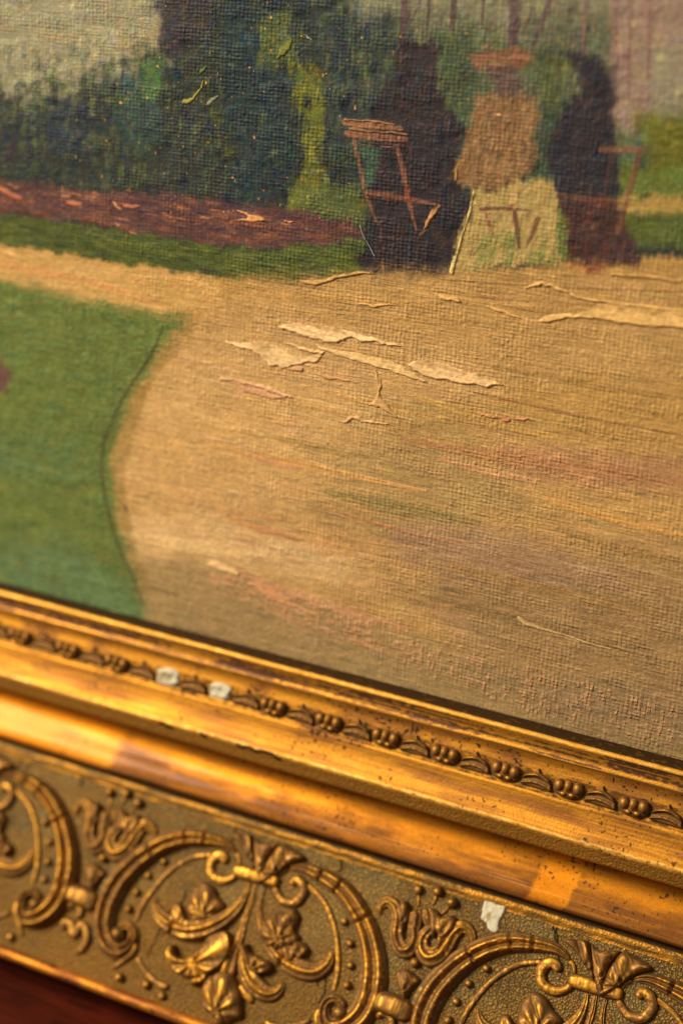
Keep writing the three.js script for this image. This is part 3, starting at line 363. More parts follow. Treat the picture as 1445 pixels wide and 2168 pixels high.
// relief of the carved band in millimetres: [along, up the band, width] from the axis of each motif
const UNIT = {
  scroll: [[-7.3,-7.8,0.58],[-8.5,-7.1,1.26],[-11.5,-6.5,2.04],[-17.8,-7.3,3.04],[-22.2,-8.8,3.54],[-26.7,-11.8,3.84],[-30.7,-16.1,4.34],[-33.8,-21.3,4.84],[-35.3,-26.2,5.13],[-35.5,-30.7,4.92],[-34.2,-34.6,4.66],[-31.5,-37.5,4.1],[-28.3,-38.3,3.31],[-26.3,-36.5,2.43],[-25.9,-34.0,2.04],[-27.1,-32.4,1.85],[-28.9,-32.3,1.66],[-30.3,-33.4,1.96]],
  stalk: [[-7.0,-8.0,0.68],[-5.9,-8.9,0.63],[-5.3,-10.4,0.48]],
  inner: [[-12.9,-10.1,0.97],[-17.2,-11.8,0.93],[-20.2,-14.3,0.88],[-23.1,-18.1,0.88],[-25.3,-22.8,0.88],[-26.5,-27.0,0.88],[-26.7,-30.7,0.68]],
  crook: [[-5.3,-12.6,1.25],[-6.1,-13.8,1.35],[-8.3,-15.1,1.54],[-11.2,-14.7,1.65],[-12.4,-12.9,1.65],[-12.4,-11.1,1.75],[-11.1,-9.7,1.75],[-9.6,-9.8,1.65],[-9.3,-11.2,1.65]],
  tail: [[-25.0,-35.2,1.17],[-24.9,-37.5,1.36],[-26.7,-40.1,1.16],[-28.8,-42.8,0.58]],
  curl: [[-23.5,-38.3,0.77],[-20.7,-40.5,0.96],[-17.4,-42.0,1.15],[-14.4,-42.5,1.34],[-13.2,-41.8,1.05]],
  pearls: [[-24.5,-15.2,1.47],[-27.4,-19.5,1.47],[-29.0,-24.1,1.47],[-29.6,-28.4,1.57],[-18.7,-43.5,1.83],[-13.9,-44.7,1.62],[-26.0,-44.1,1.74]],
  clasp: [[-6.2,-11.9,1.93],[-3.1,-11.7,2.21],[2.7,-11.5,2.2],[6.0,-11.5,1.81]],
  branchL: [[-1.7,-13.4,0.67],[-1.5,-16.2,0.96],[-2.3,-19.8,1.82],[-4.7,-23.5,2.58],[-8.0,-26.4,3.16],[-12.1,-28.4,3.37],[-16.4,-28.7,3.19],[-20.7,-27.6,2.33],[-23.0,-25.9,1.46],[-24.0,-23.9,0.68]],
  branchR: [[2.6,-13.1,0.57],[2.7,-16.4,0.76],[3.6,-19.9,1.05],[5.7,-23.0,1.61],[8.6,-25.3,2.36],[12.5,-27.4,3.0],[16.9,-28.3,3.27],[20.9,-27.9,2.97],[23.2,-25.8,2.13],[23.8,-23.6,1.21],[23.1,-22.3,0.56]],
  stem: [[0.2,-13.2,0.67],[0.5,-17.0,0.86],[0.3,-21.8,0.95],[0.6,-25.9,1.33],[0.1,-29.4,2.47],[-0.2,-32.7,3.6],[-0.2,-36.0,3.78]],
  lowR: [[1.8,-28.8,1.23],[3.5,-31.1,2.08],[5.4,-33.3,2.92],[8.6,-35.4,3.19],[11.9,-35.9,2.71],[13.9,-34.5,1.77],[14.3,-32.4,0.84]],
  drop: [[4.2,-36.4,1.04],[6.5,-37.8,1.5],[8.7,-39.0,1.12]],
  leaves: [[[-12.4,-18.0],[-9.9,-18.2],[-8.2,-19.6],[-6.2,-20.9],[-7.2,-22.4],[-8.3,-24.6],[-11.0,-25.5],[-13.2,-24.2],[-13.8,-21.3]],[[-17.8,-24.3],[-16.4,-24.0],[-14.6,-25.8],[-13.5,-27.9],[-15.9,-28.3],[-17.5,-26.7]],[[6.5,-21.1],[8.4,-18.8],[10.1,-18.4],[11.5,-17.2],[13.1,-18.4],[12.9,-20.6],[14.2,-21.6],[13.7,-23.3],[11.6,-25.0],[9.1,-25.3],[6.9,-23.6]],[[12.3,-25.6],[15.2,-23.2],[17.6,-24.0],[16.8,-26.1],[14.6,-27.5]],[[-4.3,-27.5],[-2.3,-28.8],[-2.0,-31.6],[-3.7,-34.5],[-7.0,-36.9],[-10.9,-37.2],[-13.4,-35.5],[-14.0,-33.2],[-12.9,-32.8],[-11.8,-34.3],[-9.8,-34.2],[-7.6,-31.7],[-7.1,-29.5]],[[-0.9,-33.2],[-3.1,-35.2],[-4.2,-37.7],[-6.2,-39.2],[-7.0,-38.6],[-5.2,-36.1],[-2.8,-33.1]],[[-1.3,-36.5],[1.5,-36.1],[4.3,-38.7],[5.9,-42.3],[4.7,-43.4],[3.3,-44.9],[1.5,-45.6],[0.2,-44.1],[-1.8,-43.2],[-3.1,-40.6],[-2.7,-38.1]],[[2.6,-28.8],[4.1,-27.6],[5.3,-28.8],[9.0,-29.2],[10.1,-30.3],[8.4,-31.8],[6.2,-31.9]]],
  petals: [[[-7.9,-4.9],[-6.2,-4.1],[-4.4,-3.8],[-3.3,-4.9],[-1.8,-8.1],[-0.4,-11.1],[-0.8,-11.4],[-3.0,-8.5],[-5.4,-6.4]],[[-2.6,-4.3],[-0.9,-4.8],[2.5,-4.0],[1.4,-6.6],[1.4,-9.1],[1.6,-11.2],[0.8,-11.7],[-0.4,-10.2],[-1.6,-7.2]],[[3.6,-4.1],[5.1,-3.8],[9.1,-5.0],[6.7,-6.9],[5.0,-9.2],[3.3,-11.5],[1.6,-11.7],[1.9,-9.5],[2.5,-6.5]]],
};
const LILY = {
  stamens: [[-2.7,-3.3,2.39],[2.0,-2.3,2.53],[5.9,-3.7,2.67],[1.4,-18.9,2.43]],
  stalks: [[[-2.5,-4.1,0.62],[-2.1,-5.3,0.54],[-1.7,-6.9,0.54]],[[1.7,-3.2,0.61],[1.6,-4.4,0.54],[1.5,-5.7,0.54]],[[5.4,-4.8,0.61],[4.8,-5.9,0.53],[4.1,-7.0,0.53]]],
  petalL: [[-10.0,-11.2,0.77],[-10.2,-9.2,1.47],[-8.9,-7.9,1.86],[-7.0,-8.4,2.08],[-5.4,-10.7,2.38],[-4.8,-13.9,2.45],[-3.7,-15.9,2.6],[-2.2,-16.9,2.82],[-0.8,-16.2,2.9],[-0.4,-14.2,2.29],[-1.0,-12.0,2.22],[-1.4,-9.1,2.3],[-2.1,-7.6,1.69]],
  petalR: [[0.4,-6.4,1.53],[1.6,-8.6,2.22],[2.9,-10.1,1.91],[1.8,-12.2,1.98],[1.5,-13.8,2.36],[2.3,-15.6,2.74],[4.2,-16.6,3.26],[6.2,-15.4,3.1],[7.3,-12.8,2.73],[8.1,-10.0,2.43],[9.5,-8.2,2.2],[11.2,-8.3,1.81],[12.5,-9.4,1.28],[12.8,-11.1,0.68]],
  leaves: [[[-6.0,-8.9],[-4.8,-7.2],[-3.2,-8.5],[-3.2,-11.1],[-3.9,-12.2],[-5.3,-10.6]],[[2.3,-7.6],[3.8,-7.3],[4.7,-8.0],[6.4,-7.2],[7.6,-8.2],[6.8,-10.9],[6.0,-13.6],[5.0,-13.2],[4.8,-11.0],[4.0,-11.8]],[[-1.5,-22.6],[-0.4,-21.5],[1.5,-21.7],[3.1,-22.7],[2.1,-24.2],[1.4,-26.6],[0.4,-25.7],[-0.7,-24.2]]],
  bracket: [[-5.4,-29.0,2.28],[-3.2,-29.3,3.34],[0.1,-29.3,3.48],[2.8,-29.6,3.24],[4.6,-29.6,2.26]],
  motif: [[[-3.6,-33.0,1.08],[-2.7,-31.7,1.24],[-0.8,-31.8,1.24],[0.3,-33.1,1.24],[-0.7,-34.4,1.15]],[[-3.0,-38.5,1.07],[-3.2,-36.6,1.4],[-1.3,-36.3,1.57],[0.4,-38.3,1.81],[1.4,-35.8,1.56],[3.2,-36.3,1.64],[4.3,-38.8,1.64],[3.5,-41.2,1.31],[2.0,-42.5,0.66]]],
};
const LOSS = [[17.4,-0.4],[18.9,-0.1],[20.7,-1.1],[22.8,-0.8],[22.5,-3.2],[22.2,-4.7],[22.4,-6.6],[21.4,-7.2],[19.6,-6.6],[19.2,-5.7],[17.9,-5.3],[17.6,-3.1]];


// ------------------------------------------------------------------ the painting
const PX0 = -144, PY0 = 78, PW = 2048, PH = 1536, PS = 236 / PW;      // sheet of the paint texture: mm per texel PS
const R = new Float32Array(PW * PH), G = new Float32Array(PW * PH), B = new Float32Array(PW * PH), HT = new Float32Array(PW * PH);
const NA = new Float32Array(PW * PH), NB = new Float32Array(PW * PH), NF = new Float32Array(PW * PH), NS = new Float32Array(PW * PH), WV = new Float32Array(PW * PH);
function weave(x, y) {                       // plain weave with uneven threads, 0 to 1
  const u = x / 0.98 + 0.5 * noise(x * 0.04, y * 0.09) + 0.32 * noise(x * 0.8, y * 0.6), v = y / 0.8 + 0.5 * noise(x * 0.08 + 9, y * 0.04) + 0.32 * noise(x * 0.6, y * 0.8 + 31);
  const iu = Math.floor(u), iv = Math.floor(v), fu = (u - iu - 0.5) * 1.9, fv = (v - iv - 0.5) * 1.9;
  const au = 0.45 + 0.25 * hash(iu, 911) + 0.7 * noise(iu * 7.13, y / 2.6), av = 0.45 + 0.22 * hash(77, iv) + 0.7 * noise(x / 2.6, iv * 5.7);
  const lift = 0.5 + 0.5 * Math.cos(Math.PI * (v - 0.5 + iu)), lift2 = 0.5 - 0.5 * Math.cos(Math.PI * (u - 0.5 + iv));
  const a = Math.sqrt(Math.max(0, 1 - fu * fu)) * au * (0.5 + 0.5 * lift), b = Math.sqrt(Math.max(0, 1 - fv * fv)) * av * (0.5 + 0.5 * lift2);
  return Math.max(a, b) * 0.8;
}
for (let j = 0; j < PH; j++) for (let i = 0; i < PW; i++) {
  const x = PX0 + i * PS, y = PY0 + j * PS, o = j * PW + i;
  NA[o] = fbm(x / 2.6, y / 2.6) - 0.5; NB[o] = fbm(x / 2.6 + 91, y / 2.6 + 37) - 0.5; NF[o] = noise(x / 0.35, y / 0.35) - 0.5;
  NS[o] = y > 186 ? noise(x / 0.7, y / 4.5) + 0.6 * noise(x / 0.3, y / 2.2 + 40) - 0.8 : noise(x / 6, y / 0.6) + 0.6 * noise(x / 3, y / 0.25 + 40) - 0.8;
  WV[o] = weave(x, y);
  const far = y > 186; R[o] = far ? 60 : 176; G[o] = far ? 62 : 134; B[o] = far ? 44 : 70;
}
function box(P, pad, fn) {
  let x0 = 1e9, x1 = -1e9, y0 = 1e9, y1 = -1e9;
  for (const p of P) { const w = p[2] || 0; x0 = Math.min(x0, p[0] - w); x1 = Math.max(x1, p[0] + w); y0 = Math.min(y0, p[1] - w); y1 = Math.max(y1, p[1] + w); }
  const i0 = Math.max(0, Math.floor((x0 - pad - PX0) / PS)), i1 = Math.min(PW - 1, Math.ceil((x1 + pad - PX0) / PS));
  const j0 = Math.max(0, Math.floor((y0 - pad - PY0) / PS)), j1 = Math.min(PH - 1, Math.ceil((y1 + pad - PY0) / PS));
  for (let j = j0; j <= j1; j++) for (let i = i0; i <= i1; i++) fn(j * PW + i, PX0 + i * PS, PY0 + j * PS);
}
const lay = (o, c, a) => { R[o] += (c[0] - R[o]) * a; G[o] += (c[1] - G[o]) * a; B[o] += (c[2] - B[o]) * a; };
const painter = {
  region(P, c, soft, alpha, warp) {
    box(P, 1.3 * soft + 1.6 * warp, (o, x, y) => {
      const d = polyDist(P, x + NA[o] * 2.2 * warp, y + NB[o] * 2.2 * warp) + NF[o] * 0.35 + (WV[o] - 0.45) * 0.6 + NS[o] * (0.45 * warp + 0.35 * soft);
      const a = alpha * sstep(-soft * 0.55, soft * 0.55, d);
      if (a > 0) lay(o, c, a);
    });
  },
  dab(x0, y0, ang, ln, wd, c, alpha, hg, dry) {
    const cs = Math.cos(ang), sn = Math.sin(ang), s0 = Math.floor(rnd() * 1e6);
    const rx = Math.abs(cs) * ln / 2 + Math.abs(sn) * wd / 2, ry = Math.abs(sn) * ln / 2 + Math.abs(cs) * wd / 2, bend = randn() * 0.06 * ln;
    box([[x0 - rx, y0 - ry], [x0 + rx, y0 + ry]], Math.abs(bend), (o, x, y) => {
      const dx = x - x0, dy = y - y0, s = (dx * cs + dy * sn) / (ln / 2), t = (dy * cs - dx * sn - bend * (s * s - 0.5)) / (wd / 2);
      if (s < -1 || s > 1 || t < -1 || t > 1) return;
      const br = noise(t * wd * 3.2 + s0, s * ln / 5 + s0 * 0.37), edge = (1 - sstep(0.45, 1, Math.abs(t) + (br - 0.5) * 0.5)) * (1 - sstep(0.35, 1, Math.abs(s) + (br - 0.5) * 0.7));
      let a = alpha * edge * (0.45 + 0.75 * br);
      if (dry > 0) a *= sstep(dry - 0.12, dry + 0.14, WV[o] + NF[o] * 0.25 + (br - 0.5) * 0.3);
      if (a <= 0) return;
      lay(o, c, Math.min(1, a)); HT[o] += hg * a * (dry > 0 ? 1 : (br - 0.3) * 2);
    });
  },
  dabs(P, n, cols, ln, wd, ang, alpha, hg, dry, jit, base) {
    let x0 = 1e9, x1 = -1e9, y0 = 1e9, y1 = -1e9;
    for (const p of P) { x0 = Math.min(x0, p[0]); x1 = Math.max(x1, p[0]); y0 = Math.min(y0, p[1]); y1 = Math.max(y1, p[1]); }
    for (let k = 0, tries = 0; k < n && tries < n * 30; tries++) {
      const x = mix(x0, x1, rnd()), y = mix(y0, y1, rnd());
      if (polyDist(P, x, y) < 0) continue;
      k++;
      let c = cols[Math.floor(rnd() * cols.length)]; const j = randn() * 7;
      if (base) { const o = clamp(Math.round((y - PY0) / PS), 0, PH - 1) * PW + clamp(Math.round((x - PX0) / PS), 0, PW - 1); c = [R[o] + c[0] - base[0], G[o] + c[1] - base[1], B[o] + c[2] - base[2]]; }
      painter.dab(x, y, ang + randn() * jit, ln * (0.5 + rnd()), wd * (0.6 + 0.8 * rnd()), [c[0] + j, c[1] + j + randn() * 2, c[2] + j * 0.7 + randn() * 3], alpha * (0.6 + 0.6 * rnd()), hg, dry);
    }
  },
  stroke(P, c, alpha, hg, dry) {
    const Q = smoothPath(P, 0.6), s0 = Math.floor(rnd() * 1e5);
    box(P, 0.5, (o, x, y) => {
      let best = 9, bt = 0, bs = 0;
      for (let i = 0; i < Q.length - 1; i++) {
        const a = Q[i], b = Q[i + 1], ex = b[0] - a[0], ey = b[1] - a[1], t = clamp(((x - a[0]) * ex + (y - a[1]) * ey) / (ex * ex + ey * ey + 1e-9), 0, 1);
        const dx = x - a[0] - ex * t, dy = y - a[1] - ey * t, w = mix(a[2], b[2], t) / 2, d = Math.hypot(dx, dy) / w;
        if (d < best) { best = d; bt = Math.sign(ex * dy - ey * dx) * d; bs = i + t; }
      }
      if (best > 1.25) return;
      const br = noise(bt * 3.1 + s0, bs * 0.12 + s0);
      let a = alpha * (1 - sstep(0.75, 1.15, best + NF[o] * 0.35)) * (0.65 + 0.5 * br);
      if (dry > 0) a *= sstep(dry - 0.12, dry + 0.14, WV[o] + NF[o] * 0.25);
      if (a <= 0) return;
      lay(o, c, Math.min(1, a)); HT[o] += hg * a * (0.6 + br * 0.8);
    });
  },
  specks(P, n, cols, size) {
    let x0 = 1e9, x1 = -1e9, y0 = 1e9, y1 = -1e9;
    for (const p of P) { x0 = Math.min(x0, p[0]); x1 = Math.max(x1, p[0]); y0 = Math.min(y0, p[1]); y1 = Math.max(y1, p[1]); }
    for (let k = 0, tries = 0; k < n && tries < n * 30; tries++) {
      const x = mix(x0, x1, rnd()), y = mix(y0, y1, rnd());
      if (polyDist(P, x, y) < 0) continue;
      k++;
      const r = size * (0.35 + 0.9 * rnd() * rnd()), e = 0.7 + rnd() * 0.9, c = cols[Math.floor(rnd() * cols.length)];
      box([[x - 2 * r, y - 2 * r], [x + 2 * r, y + 2 * r]], 0, (o, px, py) => {
        const d = Math.hypot((px - x) * e, (py - y) / e) / r + NF[o] * 0.9, a = 0.85 * (1 - sstep(0.7, 1.15, d));
        if (a > 0) { lay(o, c, a); HT[o] -= 0.03 * a; }
      });
    }
  },
};
paintPicture(painter);
const painting = thing('oil_painting', 'oil painting on coarse canvas, garden path, lawn and three seated figures, inside the gilt frame', 'painting');
painting.position.set(0, 0, 0);
{
  const cd = new Uint8Array(PW * PH * 4), bd = new Uint8Array(PW * PH * 4), rd = new Uint8Array(PW * PH * 4);
  for (let j = 0; j < PH; j++) for (let i = 0; i < PW; i++) {
    const o = j * PW + i, q = o * 4, x = PX0 + i * PS, y = PY0 + j * PS;
    const lum = (R[o] + G[o] + B[o]) / 3, sand = sstep(80, 130, lum);
    const wv = WV[o], lines = noise(x / 6, y / 0.22) * 0.5 + noise(x / 2.5 + 50, y / 0.14) * 0.5, crumb = noise(x / 0.62 + 11, y / 0.34) * 0.65 + noise(x / 0.3, y / 0.2 + 7) * 0.35 - 0.5;
    const mottle = noise(x / 0.7 + 301, y / 0.4) * 0.6 + noise(x / 0.35 + 77, y / 0.25) * 0.4 - 0.5, tone = 1 + mottle * mix(0.34, 0.2, sand) + (wv - 0.42) * mix(0.45, 0.18, sand) * mix(0.4, 1.4, noise(x / 7, y / 4)) + NF[o] * 0.10 + NA[o] * 0.08 + (lines - 0.5) * 0.12 * sand;   // thin paint and ground between the threads, plus gap shade painted into the colour
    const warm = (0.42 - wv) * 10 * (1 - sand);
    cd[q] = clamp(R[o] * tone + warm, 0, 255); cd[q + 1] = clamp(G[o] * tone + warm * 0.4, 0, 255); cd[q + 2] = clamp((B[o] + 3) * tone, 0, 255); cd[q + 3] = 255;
    const fill = sstep(0.25, 0.7, fbm(x / 8 + 3, y / 3.2)), h = mix(0.17, 0.125, sand) * wv * mix(0.12, 1.3, fill) + HT[o] + (lines - 0.5) * mix(0.02, 0.07, sand) + crumb * mix(0.05, 0.055, sand) * mix(0.2, 1.5, noise(x / 4 + 20, y / 2.5)) + NF[o] * 0.02;
    const v = clamp((h + 0.15) / 0.6 * 255 + (hash(i, j) - 0.5), 0, 255);
    bd[q] = bd[q + 1] = bd[q + 2] = v; bd[q + 3] = 255;
    const r = clamp(mix(0.6, 0.62, sand) + NB[o] * 0.2, 0.2, 0.9) * 255;
    rd[q] = rd[q + 1] = rd[q + 2] = r; rd[q + 3] = 255;
  }
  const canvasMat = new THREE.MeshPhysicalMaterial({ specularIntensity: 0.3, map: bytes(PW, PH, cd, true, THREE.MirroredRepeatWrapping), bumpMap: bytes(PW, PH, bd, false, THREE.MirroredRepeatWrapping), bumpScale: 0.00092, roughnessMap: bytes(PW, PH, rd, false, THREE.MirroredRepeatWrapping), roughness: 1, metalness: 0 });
  // sheet with a slight sag, and the turned edges of the stretcher behind it
  const x0 = -270, x1 = 200, y0 = 82, y1 = 330, nx = 118, ny = 62, pos = [], uv = [], idx = [];
  for (let j = 0; j <= ny; j++) for (let i = 0; i <= nx; i++) {
    const x = mix(x0, x1, i / nx), y = mix(y0, y1, j / ny);
    pos.push(x * MM, y * MM, (0.25 * (fbm(x / 40, y / 40) - 0.5)) * MM); uv.push((x - PX0) / (PW * PS), (y - PY0) / (PH * PS));
    if (i < nx && j < ny) { const a = j * (nx + 1) + i, b = a + nx + 1; idx.push(a, a + 1, b + 1, a, b + 1, b); }
  }
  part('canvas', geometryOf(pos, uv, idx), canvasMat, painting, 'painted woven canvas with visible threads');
  const bar = new THREE.BoxGeometry((x1 - x0) * MM, 30 * MM, 9 * MM);
  const bm = part('stretcher_bar', bar, new THREE.MeshStandardMaterial({ color: 0x8a6a42, roughness: 0.8 }), painting);
  bm.position.set((x0 + x1) / 2 * MM, (y0 + 14.8) * MM, -5 * MM);
}
// a sheet of relief inside an outline: height(x, y, d) in mm, d = distance from the outline
function relief(P, step, height, sink, scaleUv) {
  let x0 = 1e9, x1 = -1e9, y0 = 1e9, y1 = -1e9;
  for (const p of P) { x0 = Math.min(x0, p[0]); x1 = Math.max(x1, p[0]); y0 = Math.min(y0, p[1]); y1 = Math.max(y1, p[1]); }
  const nx = Math.ceil((x1 - x0) / step) + 2, ny = Math.ceil((y1 - y0) / step) + 2, D = [], pos = [], uv = [], idx = [], id = new Map(), nr = [0, 0];
  for (let j = 0; j <= ny; j++) for (let i = 0; i <= nx; i++) {
    const x = x0 - step + i * step, y = y0 - step + j * step, d = polyDist(P, x, y, nr);
    D.push([d, d < 0 ? nr[0] : x, d < 0 ? nr[1] : y]);
  }
  const vert = (k) => {
    if (id.has(k)) return id.get(k);
    const [d, x, y] = D[k], h = d <= 0 ? -sink : height(x, y, d), n = pos.length / 3;
    pos.push(x * MM, y * MM, h * MM); uv.push(...(scaleUv ? scaleUv(x, y, h) : [x / 40, y / 40])); id.set(k, n); return n;
  };
  for (let j = 0; j < ny; j++) for (let i = 0; i < nx; i++) {
    const a = j * (nx + 1) + i, q = [a, a + 1, a + nx + 2, a + nx + 1];
    if (q.every((k) => D[k][0] <= 0)) continue;
    const [A, B2, C, E] = q.map(vert); idx.push(A, B2, C, A, C, E);
  }
  return geometryOf(pos, uv, idx);
}
{
  const W = 512, d = new Uint8Array(W * W * 4), b = new Uint8Array(W * W * 4);
  for (let j = 0; j < W; j++) for (let i = 0; i < W; i++) {
    const x = i / W * 40, y = j / W * 40, q = (j * W + i) * 4;
    const l = noise(x / 5, y / 0.25), s = noise(x / 0.5, y / 0.5), m = fbm(x / 3, y / 1.5), k = 0.96 + 0.1 * (l - 0.5) + 0.1 * (s - 0.5) + 0.16 * (m - 0.5);
    d[q] = clamp(252 * k, 0, 255); d[q + 1] = clamp(251 * k, 0, 255); d[q + 2] = clamp(250 * k - 10 * (1 - m), 0, 255); d[q + 3] = 255;
    b[q] = b[q + 1] = b[q + 2] = clamp(90 + 90 * l + 60 * s, 0, 255); b[q + 3] = 255;
  }
  const pasteMat = new THREE.MeshPhysicalMaterial({ map: bytes(W, W, d, true), bumpMap: bytes(W, W, b, false), bumpScale: 0.00016, roughness: 0.55, specularIntensity: 0.4, vertexColors: true });
  const tint = new THREE.Color();
  for (const [P, c, h, combed] of IMPASTO) {
    let cx = 0, cy = 0;
    const Q = smoothLoop(P, 4).map(([x, y]) => [x + (noise(x * 1.7, y * 1.7) - 0.5) * 0.6, y + (noise(x * 1.7 + 40, y * 1.7) - 0.5) * 0.6]);
    for (const p of Q) { cx += p[0] / Q.length; cy += p[1] / Q.length; }
    const L = Q.map(([x, y]) => [x - cx, y - cy]), paint = [];
    const across = (x, y) => {                 // 0 at the upper side of the stroke, 1 at its lower side, where the knife left the paint
      let up = 1e9, down = 1e9;
      for (let i = 0, j = L.length - 1; i < L.length; j = i++) {
        if ((L[i][0] > x) === (L[j][0] > x)) continue;
        const yy = mix(L[j][1], L[i][1], (x - L[j][0]) / (L[i][0] - L[j][0])), e = yy - y;
        if (e >= 0) up = Math.min(up, e); else down = Math.min(down, -e);
      }
      return up > 1e8 || down > 1e8 ? 0.5 : up / (up + down + 1e-6);
    };
    const g = relief(L, 0.22, (x, y, dd) => {
      const X = x + cx, Y = y + cy, t = across(x, y), thick = sstep(-0.1, 0.7, t), top = sstep(0, 0.45, dd), edge = Math.exp(-Math.pow((dd - 0.3) / 0.22, 2));
      const comb = combed ? 0.25 * Math.abs(Math.sin((x * 0.9 + y * 0.5) * 5)) : 0;
      const hair = noise((Y + 0.18 * X) / 0.28, X / 7);        // marks of the bristles along the stroke
      return 0.05 + h * 0.72 * (top * thick * (0.25 + 0.35 * fbm(X / 2.2, Y / 0.9) + 0.35 * hair + comb) + 0.35 * thick * edge * (0.2 + noise(X / 1.5, Y / 1.5)) + 0.15 * noise(X / 0.9, Y / 0.7));
    }, 0.2, (x, y) => {
      const X = x + cx, Y = y + cy, i = clamp(Math.round((X - PX0) / PS), 0, PW - 1), j = clamp(Math.round((Y - PY0) / PS), 0, PH - 1), o = j * PW + i;
      const a = clamp(sstep(-0.1, 0.5, across(x, y) + 0.9 * (fbm(X / 1.6, Y / 0.5) - 0.45)), 0, 1), sp = 0.92 + 0.16 * noise(X / 0.5, Y / 0.4);
      tint.setRGB(clamp(mix(R[o], c[0] * 1.1, a) * sp / 255, 0, 1), clamp(mix(G[o], c[1] * 1.1, a) * sp / 255, 0, 1), clamp(mix(B[o], c[2] * 1.12, a) * sp / 255, 0, 1), THREE.SRGBColorSpace);
      paint.push(tint.r, tint.g, tint.b);
      return [X / 40, Y / 40];
    });
    g.setAttribute('color', new THREE.Float32BufferAttribute(paint, 3));
    const o = part('impasto_stroke', g, pasteMat, painting);
    o.position.set(cx * MM, cy * MM, 0);
  }
  const curve = new THREE.CatmullRomCurve3(FIBRE.map(([x, y], i) => new THREE.Vector3(x * MM, y * MM, (0.25 + 0.3 * (i % 2)) * MM)));
  part('fibre', new THREE.TubeGeometry(curve, 24, 0.06 * MM, 6), new THREE.MeshStandardMaterial({ color: 0xb8b0a0, roughness: 0.7 }), painting, 'pale pulled fibre lying on the paint');
}

// ------------------------------------------------------------------ the frame
const frame = thing('picture_frame', 'ornate gilded picture frame with beaded edge, polished cove and carved scroll band', 'picture frame');
// face of the moulding from the picture outwards: [y, z] in mm
const arc = (cy, cz, r, a0, a1, n) => Array.from({ length: n + 1 }, (_, k) => { const a = (a0 + (a1 - a0) * k / n) * Math.PI / 180; return [cy + r * Math.cos(a), cz + r * Math.sin(a)]; });
const hollow = (p, q, depth, n) => Array.from({ length: n + 1 }, (_, k) => { const t = k / n, b = 4 * t * (1 - t) * depth, dy = q[0] - p[0], dz = q[1] - p[1], l = Math.hypot(dy, dz); return [mix(p[0], q[0], t) + dz / l * -b * -1, mix(p[1], q[1], t) + dy / l * b]; });
const FACE = {
  sight_moulding: [[90.9, 0.2], [90.7, 2.2], [90.3, 3.6], [89.9, 4.1], [89.5, 4.3], [89.1, 4.25], [88.0, 4.35], [87.0, 4.6], [86.5, 4.85], [86.2, 5.15], [85.8, 5.2], [85.5, 5.0]],
  bead_channel: [[85.5, 5.0], [84.6, 4.9], [83.6, 5.1], [82.6, 5.6], [81.5, 6.0], [80.2, 6.3], [78.9, 6.6], [78.3, 6.9], [78.1, 7.5], [77.7, 7.9], [77.2, 8.0]],
  ledge_moulding: [[77.2, 8.0], [75.6, 8.5], [74.0, 9.3], [72.6, 10.4], [71.9, 11.1], [71.5, 11.5], [71.0, 11.7], [70.5, 11.65], [69.0, 11.55], [67.9, 11.6], [67.4, 11.5], [67.1, 11.1], [67.0, 10.2], [66.9, 8.6]],
  cove_moulding: [[66.9, 8.6], [66.8, 7.6], [66.2, 6.7], [65.2, 6.1], [64.0, 5.85], [62.7, 5.95], [61.4, 6.4], [60.2, 7.1], [59.1, 8.0], [58.1, 9.0], [57.3, 9.9], [56.5, 10.7], [55.7, 11.3], [54.9, 11.75], [54.3, 12.0], [53.8, 12.0], [53.4, 11.7]],
  shadow_groove: [[53.4, 11.7], [53.0, 11.0], [52.4, 10.0], [51.7, 9.6], [51.2, 9.7], [50.8, 10.1]],
};
const BTH = 35 * Math.PI / 180, BY = 50.2, BZ = 10, onBand = (t, h) => [BY - t * Math.cos(BTH) + h * Math.sin(BTH), BZ + t * Math.sin(BTH) + h * Math.cos(BTH)];
FACE.carved_band = [[50.8, 10.1], onBand(-0.6, 0.35), onBand(-0.1, 0.6), onBand(0.5, 0.6), onBand(1.0, 0.35), onBand(1.4, 0.05)];
for (let t = 2; t <= 46.5; t += 0.5) FACE.carved_band.push(onBand(t, 0));
FACE.rim_moulding = [onBand(46.5, 0), onBand(46.8, 0.4), onBand(47.2, 0.9), onBand(47.8, 1.2), onBand(48.5, 1.2), onBand(49.1, 0.8), onBand(49.4, 0.1), onBand(49.4, -0.9), onBand(49.0, -2.0)];
const RX0 = -200, RSPAN = 340, RW = 2048, RH = 1024, RARC = 150;
const arcStart = {}; let run = 0;
for (const [k, P] of Object.entries(FACE)) { arcStart[k] = run; for (let i = 1; i < P.length; i++) run += Math.hypot(P[i][0] - P[i - 1][0], P[i][1] - P[i - 1][1]); run += 1; }
